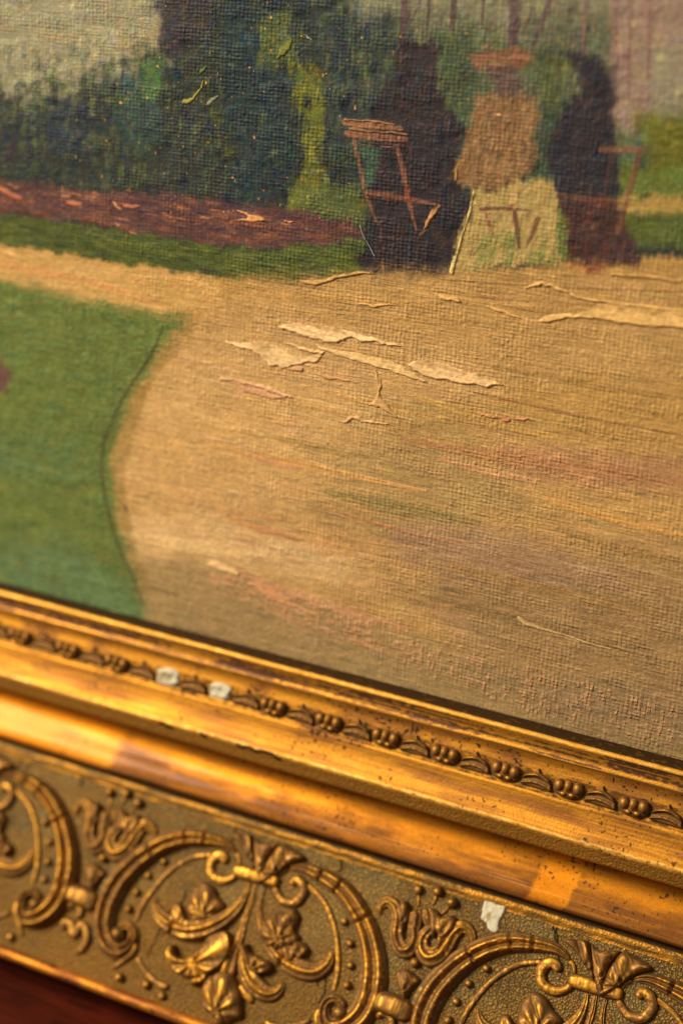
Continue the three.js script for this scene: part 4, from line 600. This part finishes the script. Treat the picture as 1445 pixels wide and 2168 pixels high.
// gilding, drawn over length (x) and girth (s) of the moulding
const railColor = new Uint8Array(RW * RH * 4), railBump = new Uint8Array(RW * RH * 4), railRough = new Uint8Array(RW * RH * 4);
{
  const kinds = Object.keys(FACE), cut = { sight: arcStart.bead_channel, bead: arcStart.ledge_moulding, ledge: arcStart.cove_moulding, cove: arcStart.shadow_groove, groove: arcStart.carved_band, band: arcStart.rim_moulding };
  const blend = (c, e, a) => { c[0] += (e[0] - c[0]) * a; c[1] += (e[1] - c[1]) * a; c[2] += (e[2] - c[2]) * a; };
  const GOLD = [190, 128, 36], PALE = [240, 200, 112], BOLE = [120, 66, 34], DARK = [52, 34, 20], UMBER = [104, 70, 40];
  const cracks = Array.from({ length: 26 }, () => [RX0 + rnd() * RSPAN, rnd() < 0.6 ? 0 : 20 + rnd() * 14, 4 + rnd() * 9, (rnd() - 0.5) * 0.8, rnd() * 50]);
  for (let j = 0; j < RH; j++) for (let i = 0; i < RW; i++) {
    const x = RX0 + i / RW * RSPAN, s = j / RH * RARC, q = (j * RW + i) * 4;
    const fine = noise(x / 0.3, s / 0.3), grain = noise(x / 1.2, s / 0.5), blot = fbm(x / 9, s / 4), streak = noise(x / 16, s / 0.32), spk = noise(x / 0.55 + 70, s / 0.55);
    const c = GOLD.slice(); let h = 0.5 + (fine - 0.5) * 0.12 + (grain - 0.5) * 0.1, ro = 0.52 + 0.16 * blot;
    if (s < cut.sight) {
      const u = s;                                  // rabbet, lip, worn fillet, second line
      if (u < 3.4) { blend(c, [64, 44, 24], 0.92 - 0.25 * (grain > 0.8 ? 1 : 0)); ro = 0.6; }
      else if (u < 4.6) blend(c, PALE, 0.5 * grain);
      else if (u < 8.0) { const a = sstep(0.42, 0.62, 0.62 * streak + 0.3 * grain + 0.12 * fine + 0.18 * (blot - 0.4)); blend(c, [92, 58, 40], 0.92 * (1 - a * 0.95)); ro = 0.5; }
      else { blend(c, PALE, 0.35 * grain); blend(c, UMBER, 0.5 * sstep(0.6, 0.75, streak)); }
    } else if (s < cut.bead) {
      blend(c, [140, 88, 38], 0.7 * sstep(0.42, 0.66, blot) + 0.3 * sstep(0.68, 0.8, streak));
      blend(c, DARK, 0.85 * sstep(0.80, 0.86, spk * 0.75 + blot * 0.4));
      const u = s - cut.sight; if (u > 3.2 && u < 8.2) { blend(c, DARK, 0.55 * sstep(0.35, 0.7, fbm(x / 1.3, s / 0.9))); ro = 0.55; }
    } else if (s < cut.ledge) {
      const u = s - cut.bead;
      blend(c, [138, 86, 38], 0.65 * sstep(0.4, 0.66, fbm(x / 14 + 7, s / 2.2) + 0.12 * (fine - 0.5)) * (u < 7 ? 1 : 0.2));
      blend(c, DARK, 0.75 * sstep(0.87, 0.93, spk * 0.8 + blot * 0.35)); blend(c, BOLE, 0.35 * sstep(0.6, 0.8, streak));
      if (u > 6.4 && u < 7.6) blend(c, PALE, 0.6 * grain);  // highlight along the ledge edge, painted into the gilding
      if (u > 7.6) { blend(c, [196, 148, 66], 0.6); h += (fine - 0.5) * 0.5; ro = 0.48; }
      if (hash(Math.floor(x / 23), 5) > 0.45 && Math.abs(u - 7.0 - 1.2 * noise(x / 2, 3)) < 0.45 && noise(x / 3.3, 9) > 0.82) blend(c, [40, 30, 24], 0.85);
    } else if (s < cut.cove) {
      const u = s - cut.ledge, lap = x + 0.12 * u + 1.1 * noise(s / 2, 4) + 0.5 * noise(s / 0.5, 9) + 0.25 * fine;
      // overlapping leaves of gold: the doubled leaf kept less toning
      const dbl = Math.max(sstep(29.8, 31.2, lap) - sstep(38.8, 39.6, lap), 1 - sstep(-81.4, -79.8, lap), 0.55 * (sstep(-86.4, -85.2, lap) - sstep(-80.4, -79.4, lap)), sstep(112, 112.4, lap) - sstep(121, 121.4, lap));
      blend(c, [192, 118, 14], 0.95);
      const tone = clamp((0.22 + 0.5 * sstep(0.5, 0.7, fbm(x / 10 + 60, s / 1.6)) * 0.6 - 0.12 + 0.58 * sstep(8.5, 13.5, u + 5 * (blot - 0.5)) + 0.55 * (fbm(x / 24, s / 3.2) - 0.45)) * (1 - 0.6 * dbl), 0, 1);
      blend(c, [118, 70, 26], tone);
      blend(c, [212, 126, 10], 0.5 * dbl);
      blend(c, DARK, 0.7 * sstep(0.88, 0.93, spk * 0.8 + 0.36 * fbm(x / 12 + 3, s / 6)));
      blend(c, [214, 160, 96], 0.3 * sstep(0.72, 0.8, noise(x / 22, s / 0.22)) * sstep(10, 13, u));
      ro = 0.50 + 0.14 * blot + 0.08 * tone; h = 0.5 + (fine - 0.5) * 0.04;
      if (u > 18.2) { blend(c, PALE, 0.5 * grain); blend(c, UMBER, 0.5 * sstep(0.55, 0.7, streak)); }
    } else if (s < cut.groove) { blend(c, [58, 40, 22], 0.8 + 0.15 * grain); ro = 0.7; }
    else if (s < cut.band) {
      const u = s - cut.groove;
      if (u < 2.9) { blend(c, [112, 82, 40], 0.75 * sstep(0.38, 0.6, fbm(x / 5, s / 0.7)) + 0.15); h = 0.5 + (noise(x / 2.2, s / 1.2) - 0.5) * 0.2 + (fine - 0.5) * 0.15; ro = 0.55; }
      else {                                        // punched ground
        const p = 0.56, gx = Math.floor(x / p), gy = Math.floor(s / p); let dmin = 9, id = 0;
        for (let b = -1; b <= 1; b++) for (let a = -1; a <= 1; a++) {
          const cx = (gx + a + 0.5 + (hash(gx + a, gy + b) - 0.5) * 0.8) * p, cy = (gy + b + 0.5 + (hash(gx + a + 500, gy + b) - 0.5) * 0.8) * p, d = Math.hypot(x - cx, s - cy);
          if (d < dmin) { dmin = d; id = hash(gx + a, gy + b + 900); }
        }
        const dot = (1 - sstep(0.05, 0.27, dmin)) * (0.35 + 0.65 * id), worn = fbm(x / 13 + 3, u / 9), low = sstep(16, 40, u + 14 * (worn - 0.5));
        c[0] = 82; c[1] = 66; c[2] = 34;
        blend(c, [96, 88, 56], 0.75 * sstep(0.46, 0.64, fbm(x / 8 + 31, u / 8)) * (1 - 0.6 * low));
        blend(c, [138, 92, 34], 0.4 * worn + 0.4 * low);
        const keep = sstep(0.26, 0.54, id * 0.5 + worn * 0.55 + low * 0.25);
        blend(c, [226, 158, 54], dot * keep * 0.9); blend(c, [66, 50, 30], (1 - sstep(0.0, 0.25, dot)) * 0.25);  // patina between the dots doubles as recess darkening painted into the colour
        h = 0.35 + 0.45 * dot * (0.55 + 0.45 * low) + (fine - 0.5) * 0.15; ro = 0.62 - 0.16 * dot * keep;
        for (const [cx, c0, len, lean, sd] of cracks) {
          const k = u - c0; if (k < 0 || k > len || Math.abs(x - cx) > 9) continue;
          const dx = Math.abs(x - cx - lean * k - 1.3 * (noise(k / 1.6, sd) - 0.5)), a = 1 - sstep(0.07, 0.22, dx);
          blend(c, [26, 20, 12], a * 0.9); h -= a * 0.35; }
      }
    } else { blend(c, [190, 116, 36], 0.6); blend(c, BOLE, 0.7 * sstep(0.45, 0.7, fbm(x / 7, s / 1.6))); blend(c, DARK, 0.7 * sstep(0.8, 0.86, spk * 0.7 + blot * 0.4)); }
    const k = 0.93 + 0.14 * fine;
    railColor[q] = clamp(c[0] * k, 0, 255); railColor[q + 1] = clamp(c[1] * k, 0, 255); railColor[q + 2] = clamp(c[2] * k, 0, 255); railColor[q + 3] = 255;
    railBump[q] = railBump[q + 1] = railBump[q + 2] = clamp(h * 255, 0, 255); railBump[q + 3] = 255;
    railRough[q] = railRough[q + 1] = railRough[q + 2] = clamp(ro * 255, 0, 255); railRough[q + 3] = 255;
  }
}
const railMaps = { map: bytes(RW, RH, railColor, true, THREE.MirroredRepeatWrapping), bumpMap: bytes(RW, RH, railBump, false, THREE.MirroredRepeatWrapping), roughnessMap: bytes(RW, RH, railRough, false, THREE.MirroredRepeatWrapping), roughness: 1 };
const goldMat = new THREE.MeshPhysicalMaterial({ ...railMaps, bumpScale: 0.0002, metalness: 0.86 });
const coveMat = new THREE.MeshPhysicalMaterial({ ...railMaps, bumpScale: 0.0001, metalness: 0.88, clearcoat: 0.1, clearcoatRoughness: 0.14 });
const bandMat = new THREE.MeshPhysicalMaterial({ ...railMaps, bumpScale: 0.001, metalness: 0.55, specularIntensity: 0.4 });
const FX0 = -262, FX1 = 192;
function moulding(P, s0) {
  const nx = Math.round((FX1 - FX0) / 4), pos = [], uv = [], idx = [], fine = [];
  for (let i = 0; i < P.length; i++) fine.push(P[i]);
  let s = s0;
  for (let j = 0; j < fine.length; j++) {
    if (j) s += Math.hypot(fine[j][0] - fine[j - 1][0], fine[j][1] - fine[j - 1][1]);
    for (let i = 0; i <= nx; i++) {
      const x = mix(FX0, FX1, i / nx), w = 0.12 * (noise(x / 11, 3) - 0.5);
      pos.push(x * MM, (fine[j][0] + w) * MM, (fine[j][1] + w * 0.5) * MM); uv.push((x - RX0) / RSPAN, s / RARC);
      if (i < nx && j < fine.length - 1) { const a = j * (nx + 1) + i, b = a + nx + 1; idx.push(a, b, b + 1, a, b + 1, a + 1); }
    }
  }
  return geometryOf(pos, uv, idx);
}
const band = new THREE.Group();
const rows = {};
for (const [k, P] of Object.entries(FACE)) {
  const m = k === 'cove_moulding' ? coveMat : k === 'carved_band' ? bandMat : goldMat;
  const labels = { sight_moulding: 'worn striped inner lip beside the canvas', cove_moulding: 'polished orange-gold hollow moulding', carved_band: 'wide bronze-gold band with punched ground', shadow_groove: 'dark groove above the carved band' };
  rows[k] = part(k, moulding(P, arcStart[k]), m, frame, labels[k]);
}
{ // wooden core: rabbet, back and foot
  const end = FACE.rim_moulding.at(-1), P = [[90.9, 0.2], [81.5, 0.2], [81.5, -12], [0, -12], [0, 15], [6.5, 22], end], sh = new THREE.Shape();
  const outline = [...P, ...Object.values(FACE).reverse().flatMap((Q) => [...Q].reverse()).map(([y, z]) => [y - 0.25, z - 0.4])];
  outline.forEach(([y, z], i) => i ? sh.lineTo(z * MM, y * MM) : sh.moveTo(z * MM, y * MM));
  const g = new THREE.ExtrudeGeometry(sh, { depth: (FX1 - FX0 - 1) * MM, bevelEnabled: false });
  g.rotateY(-Math.PI / 2); g.translate((FX1 - 0.5) * MM, 0, 0);
  part('wooden_core', g, new THREE.MeshStandardMaterial({ color: 0x3a2415, roughness: 0.8 }), frame);
}

// ---- ornament: gilding rubbed on the crests, toned in the hollows; u along, v from foot to crest
const ornColor = (() => {
  const W = 1024, H = 256, d = new Uint8Array(W * H * 4), b = new Uint8Array(W * H * 4), r = new Uint8Array(W * H * 4);
  for (let j = 0; j < H; j++) for (let i = 0; i < W; i++) {
    const x = i / W * 40, v = j / H, q = (j * W + i) * 4, wx = (xx) => Math.min(xx, 40 - xx);
    const n1 = fbm(x / 4.5, v * 5), n2 = noise(x / 0.4, v * 9) * 0.6 + noise(x / 0.9 + 30, v * 16) * 0.4, n3 = fbm(x / 5 + 9, v * 2.5);
    const gold = sstep(0.56, 0.84, 0.48 * v + 0.48 * n1 + 0.12 * n3 + 0.34 * (n2 - 0.5)), grime = sstep(0.52, 0.7, n1 * 0.7 + n3 * 0.4) * (v < 0.4 ? 1 : 0.25);
    const c = [mix(122, 210, gold), mix(84, 146, gold), mix(42, 44, gold)];
    for (let e = 0; e < 3; e++) { c[e] = mix(c[e], [98, 92, 66][e], 0.6 * grime * (1 - gold * 0.6)); c[e] *= 0.88 + 0.24 * n2; d[q + e] = clamp(c[e], 0, 255); }
    d[q + 3] = 255;
    const h = 110 + 70 * n2 + 60 * noise(x / 0.8, v * 8); b[q] = b[q + 1] = b[q + 2] = clamp(h, 0, 255); b[q + 3] = 255;
    const ro = (0.62 - 0.16 * gold + 0.12 * grime) * 255; r[q] = r[q + 1] = r[q + 2] = clamp(ro, 0, 255); r[q + 3] = 255;
  }
  return { map: bytes(W, H, d, true, THREE.MirroredRepeatWrapping), bumpMap: bytes(W, H, b, false, THREE.MirroredRepeatWrapping), roughnessMap: bytes(W, H, r, false, THREE.MirroredRepeatWrapping) };
})();
const ornMat = new THREE.MeshPhysicalMaterial({ ...ornColor, roughness: 1, bumpScale: 0.00014, metalness: 0.66, specularIntensity: 0.5 });
const PROFILE = {
  round: (t) => Math.sqrt(Math.max(0, 1 - t * t)),
  double: (t) => { const a = Math.abs(t); return (1 - Math.pow(a, 6)) * (0.72 + 0.28 * Math.cos((t - 0.06) * Math.PI * 2.6 + Math.PI)) ; },
  leaf: (t) => Math.pow(Math.max(0, 1 - t * t), 0.6) * (0.84 + 0.16 * Math.cos(t * 7.5 + 0.6)),
  bar: (t) => Math.pow(Math.max(0, 1 - Math.pow(Math.abs(t), 4)), 0.7),
};
function sweep(P, kind, H, gaps = []) {
  const Q = smoothPath(P, 0.45), K = kind === 'round' || kind === 'bar' ? 12 : 18, pos = [], uv = [], idx = [], prof = PROFILE[kind];
  let total = 0; const at = [0];
  for (let i = 1; i < Q.length; i++) at.push(total += Math.hypot(Q[i][0] - Q[i - 1][0], Q[i][1] - Q[i - 1][1]));
  const off = Math.abs(P[0][0] * 3.3 + P[0][1] * 1.7);
  let row = 0, prev = false;
  for (let i = 0; i < Q.length; i++) {
    const a = Q[Math.max(i - 1, 0)], b = Q[Math.min(i + 1, Q.length - 1)], l = Math.hypot(b[0] - a[0], b[1] - a[1]) || 1, nx = -(b[1] - a[1]) / l, ny = (b[0] - a[0]) / l;
    const e0 = Math.min(at[i], total - at[i]) / Math.max(0.3, Q[i][2] * 0.5), cap = Math.sqrt(clamp(1 - Math.pow(1 - Math.min(1, e0), 2), 0.02, 1)), w = Q[i][2] * (kind === 'double' ? 0.74 : 0.8) * (0.25 + 0.75 * cap);
    const hole = gaps.some((g) => Math.abs(at[i] / total - g) * total < 0.24), hh = Math.min(H * 1.15, Q[i][2] * 0.7) * (0.3 + 0.7 * cap) * (hole ? 0.12 : 1) * (0.93 + 0.14 * noise(at[i] / 2 + off, 1));
    for (let k = 0; k <= K; k++) {
      const t = k / K * 2 - 1, z = k === 0 || k === K ? -0.3 : hh * prof(t) + (noise(at[i] / 0.7 + off, t * 3) - 0.5) * 0.14;
      pos.push((Q[i][0] + nx * w * t) * MM, (Q[i][1] + ny * w * t) * MM, z * MM); uv.push((at[i] + off) / 40, clamp(z / (hh + 0.01), 0, 1) * 0.96 + 0.02);
      if (i && k < K) { const c = (i - 1) * (K + 1) + k, dd = c + K + 1; idx.push(c, dd, dd + 1, c, dd + 1, c + 1); }
    }
  }
  const g = geometryOf(pos, uv, idx), n = g.attributes.normal; let up = 0;
  for (let i = 0; i < n.count; i++) up += n.getZ(i);
  if (up < 0) { for (let i = 0; i < idx.length; i += 3) { const s = idx[i]; idx[i] = idx[i + 1]; idx[i + 1] = s; } g.setIndex(idx); g.computeVertexNormals(); }
  return g;
}
function leafRelief(P, H) {
  let cx = 0, cy = 0;
  for (const p of P) { cx += p[0] / P.length; cy += p[1] / P.length; }
  const Q = smoothLoop(P.map(([x, y]) => [cx + (x - cx) * 1.34, cy + (y - cy) * 1.34]), 5);
  let mx = 0; for (const p of Q) mx = Math.max(mx, polyDist(Q, cx, cy));
  const R0 = Math.max(0.6, mx * 0.9);
  return relief(Q, 0.3, (x, y, d) => { const t = Math.min(1, d / R0); return H * Math.sqrt(1 - (1 - t) * (1 - t)) * (0.88 + 0.12 * Math.cos(Math.atan2(y - cy + 2.5, x - cx) * 8)) * (1 - 0.3 * Math.exp(-Math.pow((x - cx) * 0.8 + (y - cy) * 0.6, 2) / 0.06)) + 0.12 * (noise(x * 1.6, y * 1.6) - 0.5); }, 0.3, (x, y, h) => [(x * 0.8 + y * 0.6) / 40, clamp(h / H, 0, 1) * 0.96 + 0.02]);
}
function pearlGeo(r) {
  const g = new THREE.SphereGeometry(r * MM, 18, 10, 0, Math.PI * 2, 0, Math.PI * 0.62); g.rotateX(Math.PI / 2); g.scale(1, 1, 1.1);
  const uv = g.attributes.uv; for (let i = 0; i < uv.count; i++) uv.setXY(i, uv.getX(i) * 0.2 + r, uv.getY(i));
  return g;
}
const mirror = (P) => P.map((p) => [-p[0], ...p.slice(1)]);
const holder = rows.carved_band;
const PIECES = [];            // [name, geometry, x, y, z] for one repeat of the main motif, then of the lily between
const addTo = (L, name, g, x = 0, y = 0, z = 0) => L.push([name, g, x, y, z]);
for (const f of [(P) => P, mirror]) {
  addTo(PIECES, 'large_scroll', sweep(f(UNIT.scroll), 'double', 2.1, [0.135, 0.215, 0.36]));
  addTo(PIECES, 'scroll_end', sweep(f(UNIT.stalk), 'round', 1.0));
  addTo(PIECES, 'inner_scroll', sweep(f(UNIT.inner), 'round', 0.8));
  addTo(PIECES, 'volute', sweep(f(UNIT.crook), 'round', 1.7));
  addTo(PIECES, 'scroll_tail', sweep(f(UNIT.tail), 'round', 1.2));
  addTo(PIECES, 'curl', sweep(f(UNIT.curl), 'round', 1.0));
  for (const [x, y, w] of f(UNIT.pearls)) addTo(PIECES, 'pearl', pearlGeo(w * 0.66), x, y, 0.15);
  const eye = f(UNIT.scroll).at(-1); addTo(PIECES, 'volute_eye', pearlGeo(1.75), eye[0] + (eye[0] < 0 ? 0.3 : -0.3), eye[1] - 1.3, 0.5);
}
addTo(PIECES, 'clasp', sweep(UNIT.clasp, 'bar', 2.4));
addTo(PIECES, 'acanthus_branch', sweep(UNIT.branchL, 'leaf', 2.4, [0.72]));
addTo(PIECES, 'acanthus_branch', sweep(UNIT.branchR, 'leaf', 2.4, [0.56]));
addTo(PIECES, 'stem', sweep(UNIT.stem, 'leaf', 1.5));
addTo(PIECES, 'lower_leaf', sweep(UNIT.lowR, 'leaf', 2.3));
addTo(PIECES, 'leaf_drop', sweep(UNIT.drop, 'round', 1.4));
UNIT.leaves.forEach((P, i) => addTo(PIECES, 'leaf', leafRelief(P, [2.2, 1.8, 2.8, 2.4, 3.2, 2.2, 3.4, 2.8][i])));
UNIT.petals.forEach((P) => addTo(PIECES, 'palmette_petal', leafRelief(P, 2.2)));
const BETWEEN = [];
LILY.stamens.forEach(([x, y, w], i) => addTo(BETWEEN, i < 3 ? 'stamen_pearl' : 'pearl', pearlGeo(w / 2), x, y, 0.25));
LILY.stalks.forEach((P) => addTo(BETWEEN, 'stamen', sweep(P, 'round', 0.6)));
addTo(BETWEEN, 'lily_petal', sweep(LILY.petalL.map(([x, y, w]) => [x, y, w * 0.98]), 'leaf', 2.1));
addTo(BETWEEN, 'lily_petal', sweep(LILY.petalR.map(([x, y, w]) => [x, y, w * 0.98]), 'leaf', 2.2));
LILY.leaves.forEach((P, i) => addTo(BETWEEN, i < 2 ? 'lily_leaf' : 'teardrop', leafRelief(P, 2.4)));
addTo(BETWEEN, 'bracket', sweep(LILY.bracket, 'bar', 2.2));
LILY.motif.forEach((P) => addTo(BETWEEN, 'knot', sweep(P, 'round', 1.5)));
const tilt = new THREE.Matrix4().makeRotationX(-BTH).setPosition(0, BY * MM, BZ * MM);
function place(list, ax) {
  for (const [name, g, x, y, z] of list) {
    const o = part(name, g, ornMat, holder);
    o.position.set((ax + x) * MM, y * MM, z * MM).applyMatrix4(tilt); o.rotation.x = -BTH; o.scale.z = 0.95 + 0.3 * hash(Math.round(ax * 3), holder.children.length);
  }
}
for (let k = -2; k <= 2; k++) { place(PIECES, -37.4 + 84.2 * k); if (k < 2) place(BETWEEN, 4.7 + 84.2 * k); }

const plasterMat = (() => {
  const W = 256, d = new Uint8Array(W * W * 4), b = new Uint8Array(W * W * 4);
  for (let j = 0; j < W; j++) for (let i = 0; i < W; i++) {
    const x = i / W * 10, y = j / W * 10, q = (j * W + i) * 4, n = fbm(x / 1.2, y / 1.2), m = noise(x / 0.2, y / 0.2), st = sstep(0.6, 0.75, fbm(x / 2 + 9, y / 2));
    d[q] = clamp(196 + 40 * (n - 0.5) - 30 * st, 0, 255); d[q + 1] = clamp(184 + 40 * (n - 0.5) - 44 * st, 0, 255); d[q + 2] = clamp(150 + 40 * (n - 0.5) - 60 * st, 0, 255); d[q + 3] = 255;
    b[q] = b[q + 1] = b[q + 2] = clamp(60 + 130 * n + 50 * m, 0, 255); b[q + 3] = 255;
  }
  return new THREE.MeshStandardMaterial({ map: bytes(W, W, d, true), bumpMap: bytes(W, W, b, false), bumpScale: 0.0003, roughness: 0.9 });
})();
{
  const g = relief(smoothLoop(LOSS, 4).map(([x, y]) => [x + (noise(x * 2, y * 2) - 0.5) * 0.5, y + (noise(x * 2 + 9, y * 2) - 0.5) * 0.5]), 0.25, (x, y, d) => 0.22 + 0.3 * fbm(x / 1.2, y / 1.2) * sstep(0, 0.5, d), 0.15, (x, y) => [x / 10, y / 10]);
  const rimOutline = smoothLoop(LOSS.map(([x, y]) => { const cx = LOSS.reduce((a, p) => a + p[0], 0) / LOSS.length, cy = LOSS.reduce((a, p) => a + p[1], 0) / LOSS.length; return [cx + (x - cx) * 1.16, cy + (y - cy) * 1.13]; }), 4).map(([x, y]) => [x + (noise(x * 1.6, y * 1.6) - 0.5) * 0.9, y + (noise(x * 1.6 + 9, y * 1.6) - 0.5) * 0.9]);
  const rim = part('clay_rim', relief(rimOutline, 0.3, (x, y, d) => 0.1 + 0.08 * fbm(x, y) * sstep(0, 0.4, d), 0.1, (x, y) => [x / 10, y / 10]), new THREE.MeshStandardMaterial({ color: 0x5a3420, roughness: 0.85 }), holder, 'thin rim of red-brown clay round the chip');
  rim.position.applyMatrix4(tilt); rim.rotation.x = -BTH;
  const o = part('plaster_loss', g, plasterMat, holder, 'chipped patch of bare white plaster beside the lily');
  o.position.applyMatrix4(tilt); o.rotation.x = -BTH;
}
// ---- beaded row
const bolus = (x, y, z, sx, sy, sz) => { const g = new THREE.SphereGeometry(1, 20, 14); g.scale(sx * MM, sy * MM, sz * MM); g.translate(x * MM, y * MM, z * MM); const p = g.attributes.position, uv = g.attributes.uv; for (let i = 0; i < p.count; i++) uv.setXY(i, p.getX(i) * 25 + x * 0.1, clamp(p.getZ(i) / (1.7 * MM), 0, 1) * 0.9 + 0.05); return g; };
const beadMat = ornMat;
const cluster = mergeGeometries([bolus(0, -0.4, 0.2, 3.6, 2.1, 1.1), bolus(-2.1, 0.35, 0.75, 1.25, 1.4, 1.35), bolus(0, 0.45, 1.05, 0.95, 1.3, 1.2), bolus(2.1, 0.35, 0.75, 1.25, 1.4, 1.35), bolus(-1.0, -1.3, 0.8, 1.0, 0.6, 0.75), bolus(1.0, -1.3, 0.8, 1.0, 0.6, 0.75)]);
const tipOutline = smoothLoop([[-3.6, -1.9], [-1.8, -2.0], [0, -2.0], [1.8, -2.0], [3.6, -1.9], [3.55, -0.4], [2.9, 0.7], [1.8, 1.3], [0.8, 1.7], [0, 2.7], [-0.8, 1.7], [-1.8, 1.3], [-2.9, 0.7], [-3.55, -0.4]], 4);
const tipGeo = relief(tipOutline, 0.22, (x, y, d) => {
  const r1 = y - (1.15 - 0.10 * x * x), r2 = y + 0.55 + 0.07 * x * x, rim = sstep(0, 0.3, d);
  return rim * (0.55 + 0.85 * Math.exp(-Math.pow(r1 / 0.34, 2)) + 0.5 * Math.exp(-Math.pow(r2 / 0.3, 2)) + 0.35 * Math.exp(-x * x * 3) * sstep(0.6, 2.2, y)) + 0.08 * noise(x * 3, y * 3);
}, 0.3, (x, y, h) => [(x + y) / 40, clamp(h / 1.5, 0, 1) * 0.96 + 0.02]);
const rough = (n) => { const P = Array.from({ length: 12 }, (_, k) => { const a = k / 12 * Math.PI * 2; const e = 1 / Math.max(Math.abs(Math.cos(a)), Math.abs(Math.sin(a))); return [Math.cos(a) * e * (2.7 + 0.8 * hash(k, n)), Math.sin(a) * e * (1.7 + 0.7 * hash(k, n + 7))]; }); return relief(smoothLoop(P, 3), 0.22, (x, y, d) => 0.25 + 1.0 * sstep(0, 0.8, d) * fbm(x / 1.1 + n, y / 1.1), 0.3, (x, y) => [x / 10 + n * 0.3, y / 10]); };
for (let k = -9; k <= 18; k++) {
  const x = -113.5 + 14.63 * k, lost = k === 3 || k === 4, ang = -0.3;
  const o = lost ? part('plaster_loss', rough(k), plasterMat, rows.bead_channel, 'bare white plaster where a bead broke off') : part('bead_cluster', cluster, beadMat, rows.bead_channel);
  o.position.set(x * MM, 80.5 * MM, 6.15 * MM); o.rotation.set(ang, 0, lost ? 0 : (hash(k + 50, 1) - 0.5) * 0.08);
  const t = part('leaf_tip', tipGeo, beadMat, rows.bead_channel);
  t.position.set((x + 7.3) * MM, 80.4 * MM, 6.2 * MM); t.rotation.set(ang, 0, (hash(k + 50, 2) - 0.5) * 0.06);
}

renderer.render(scene, camera);
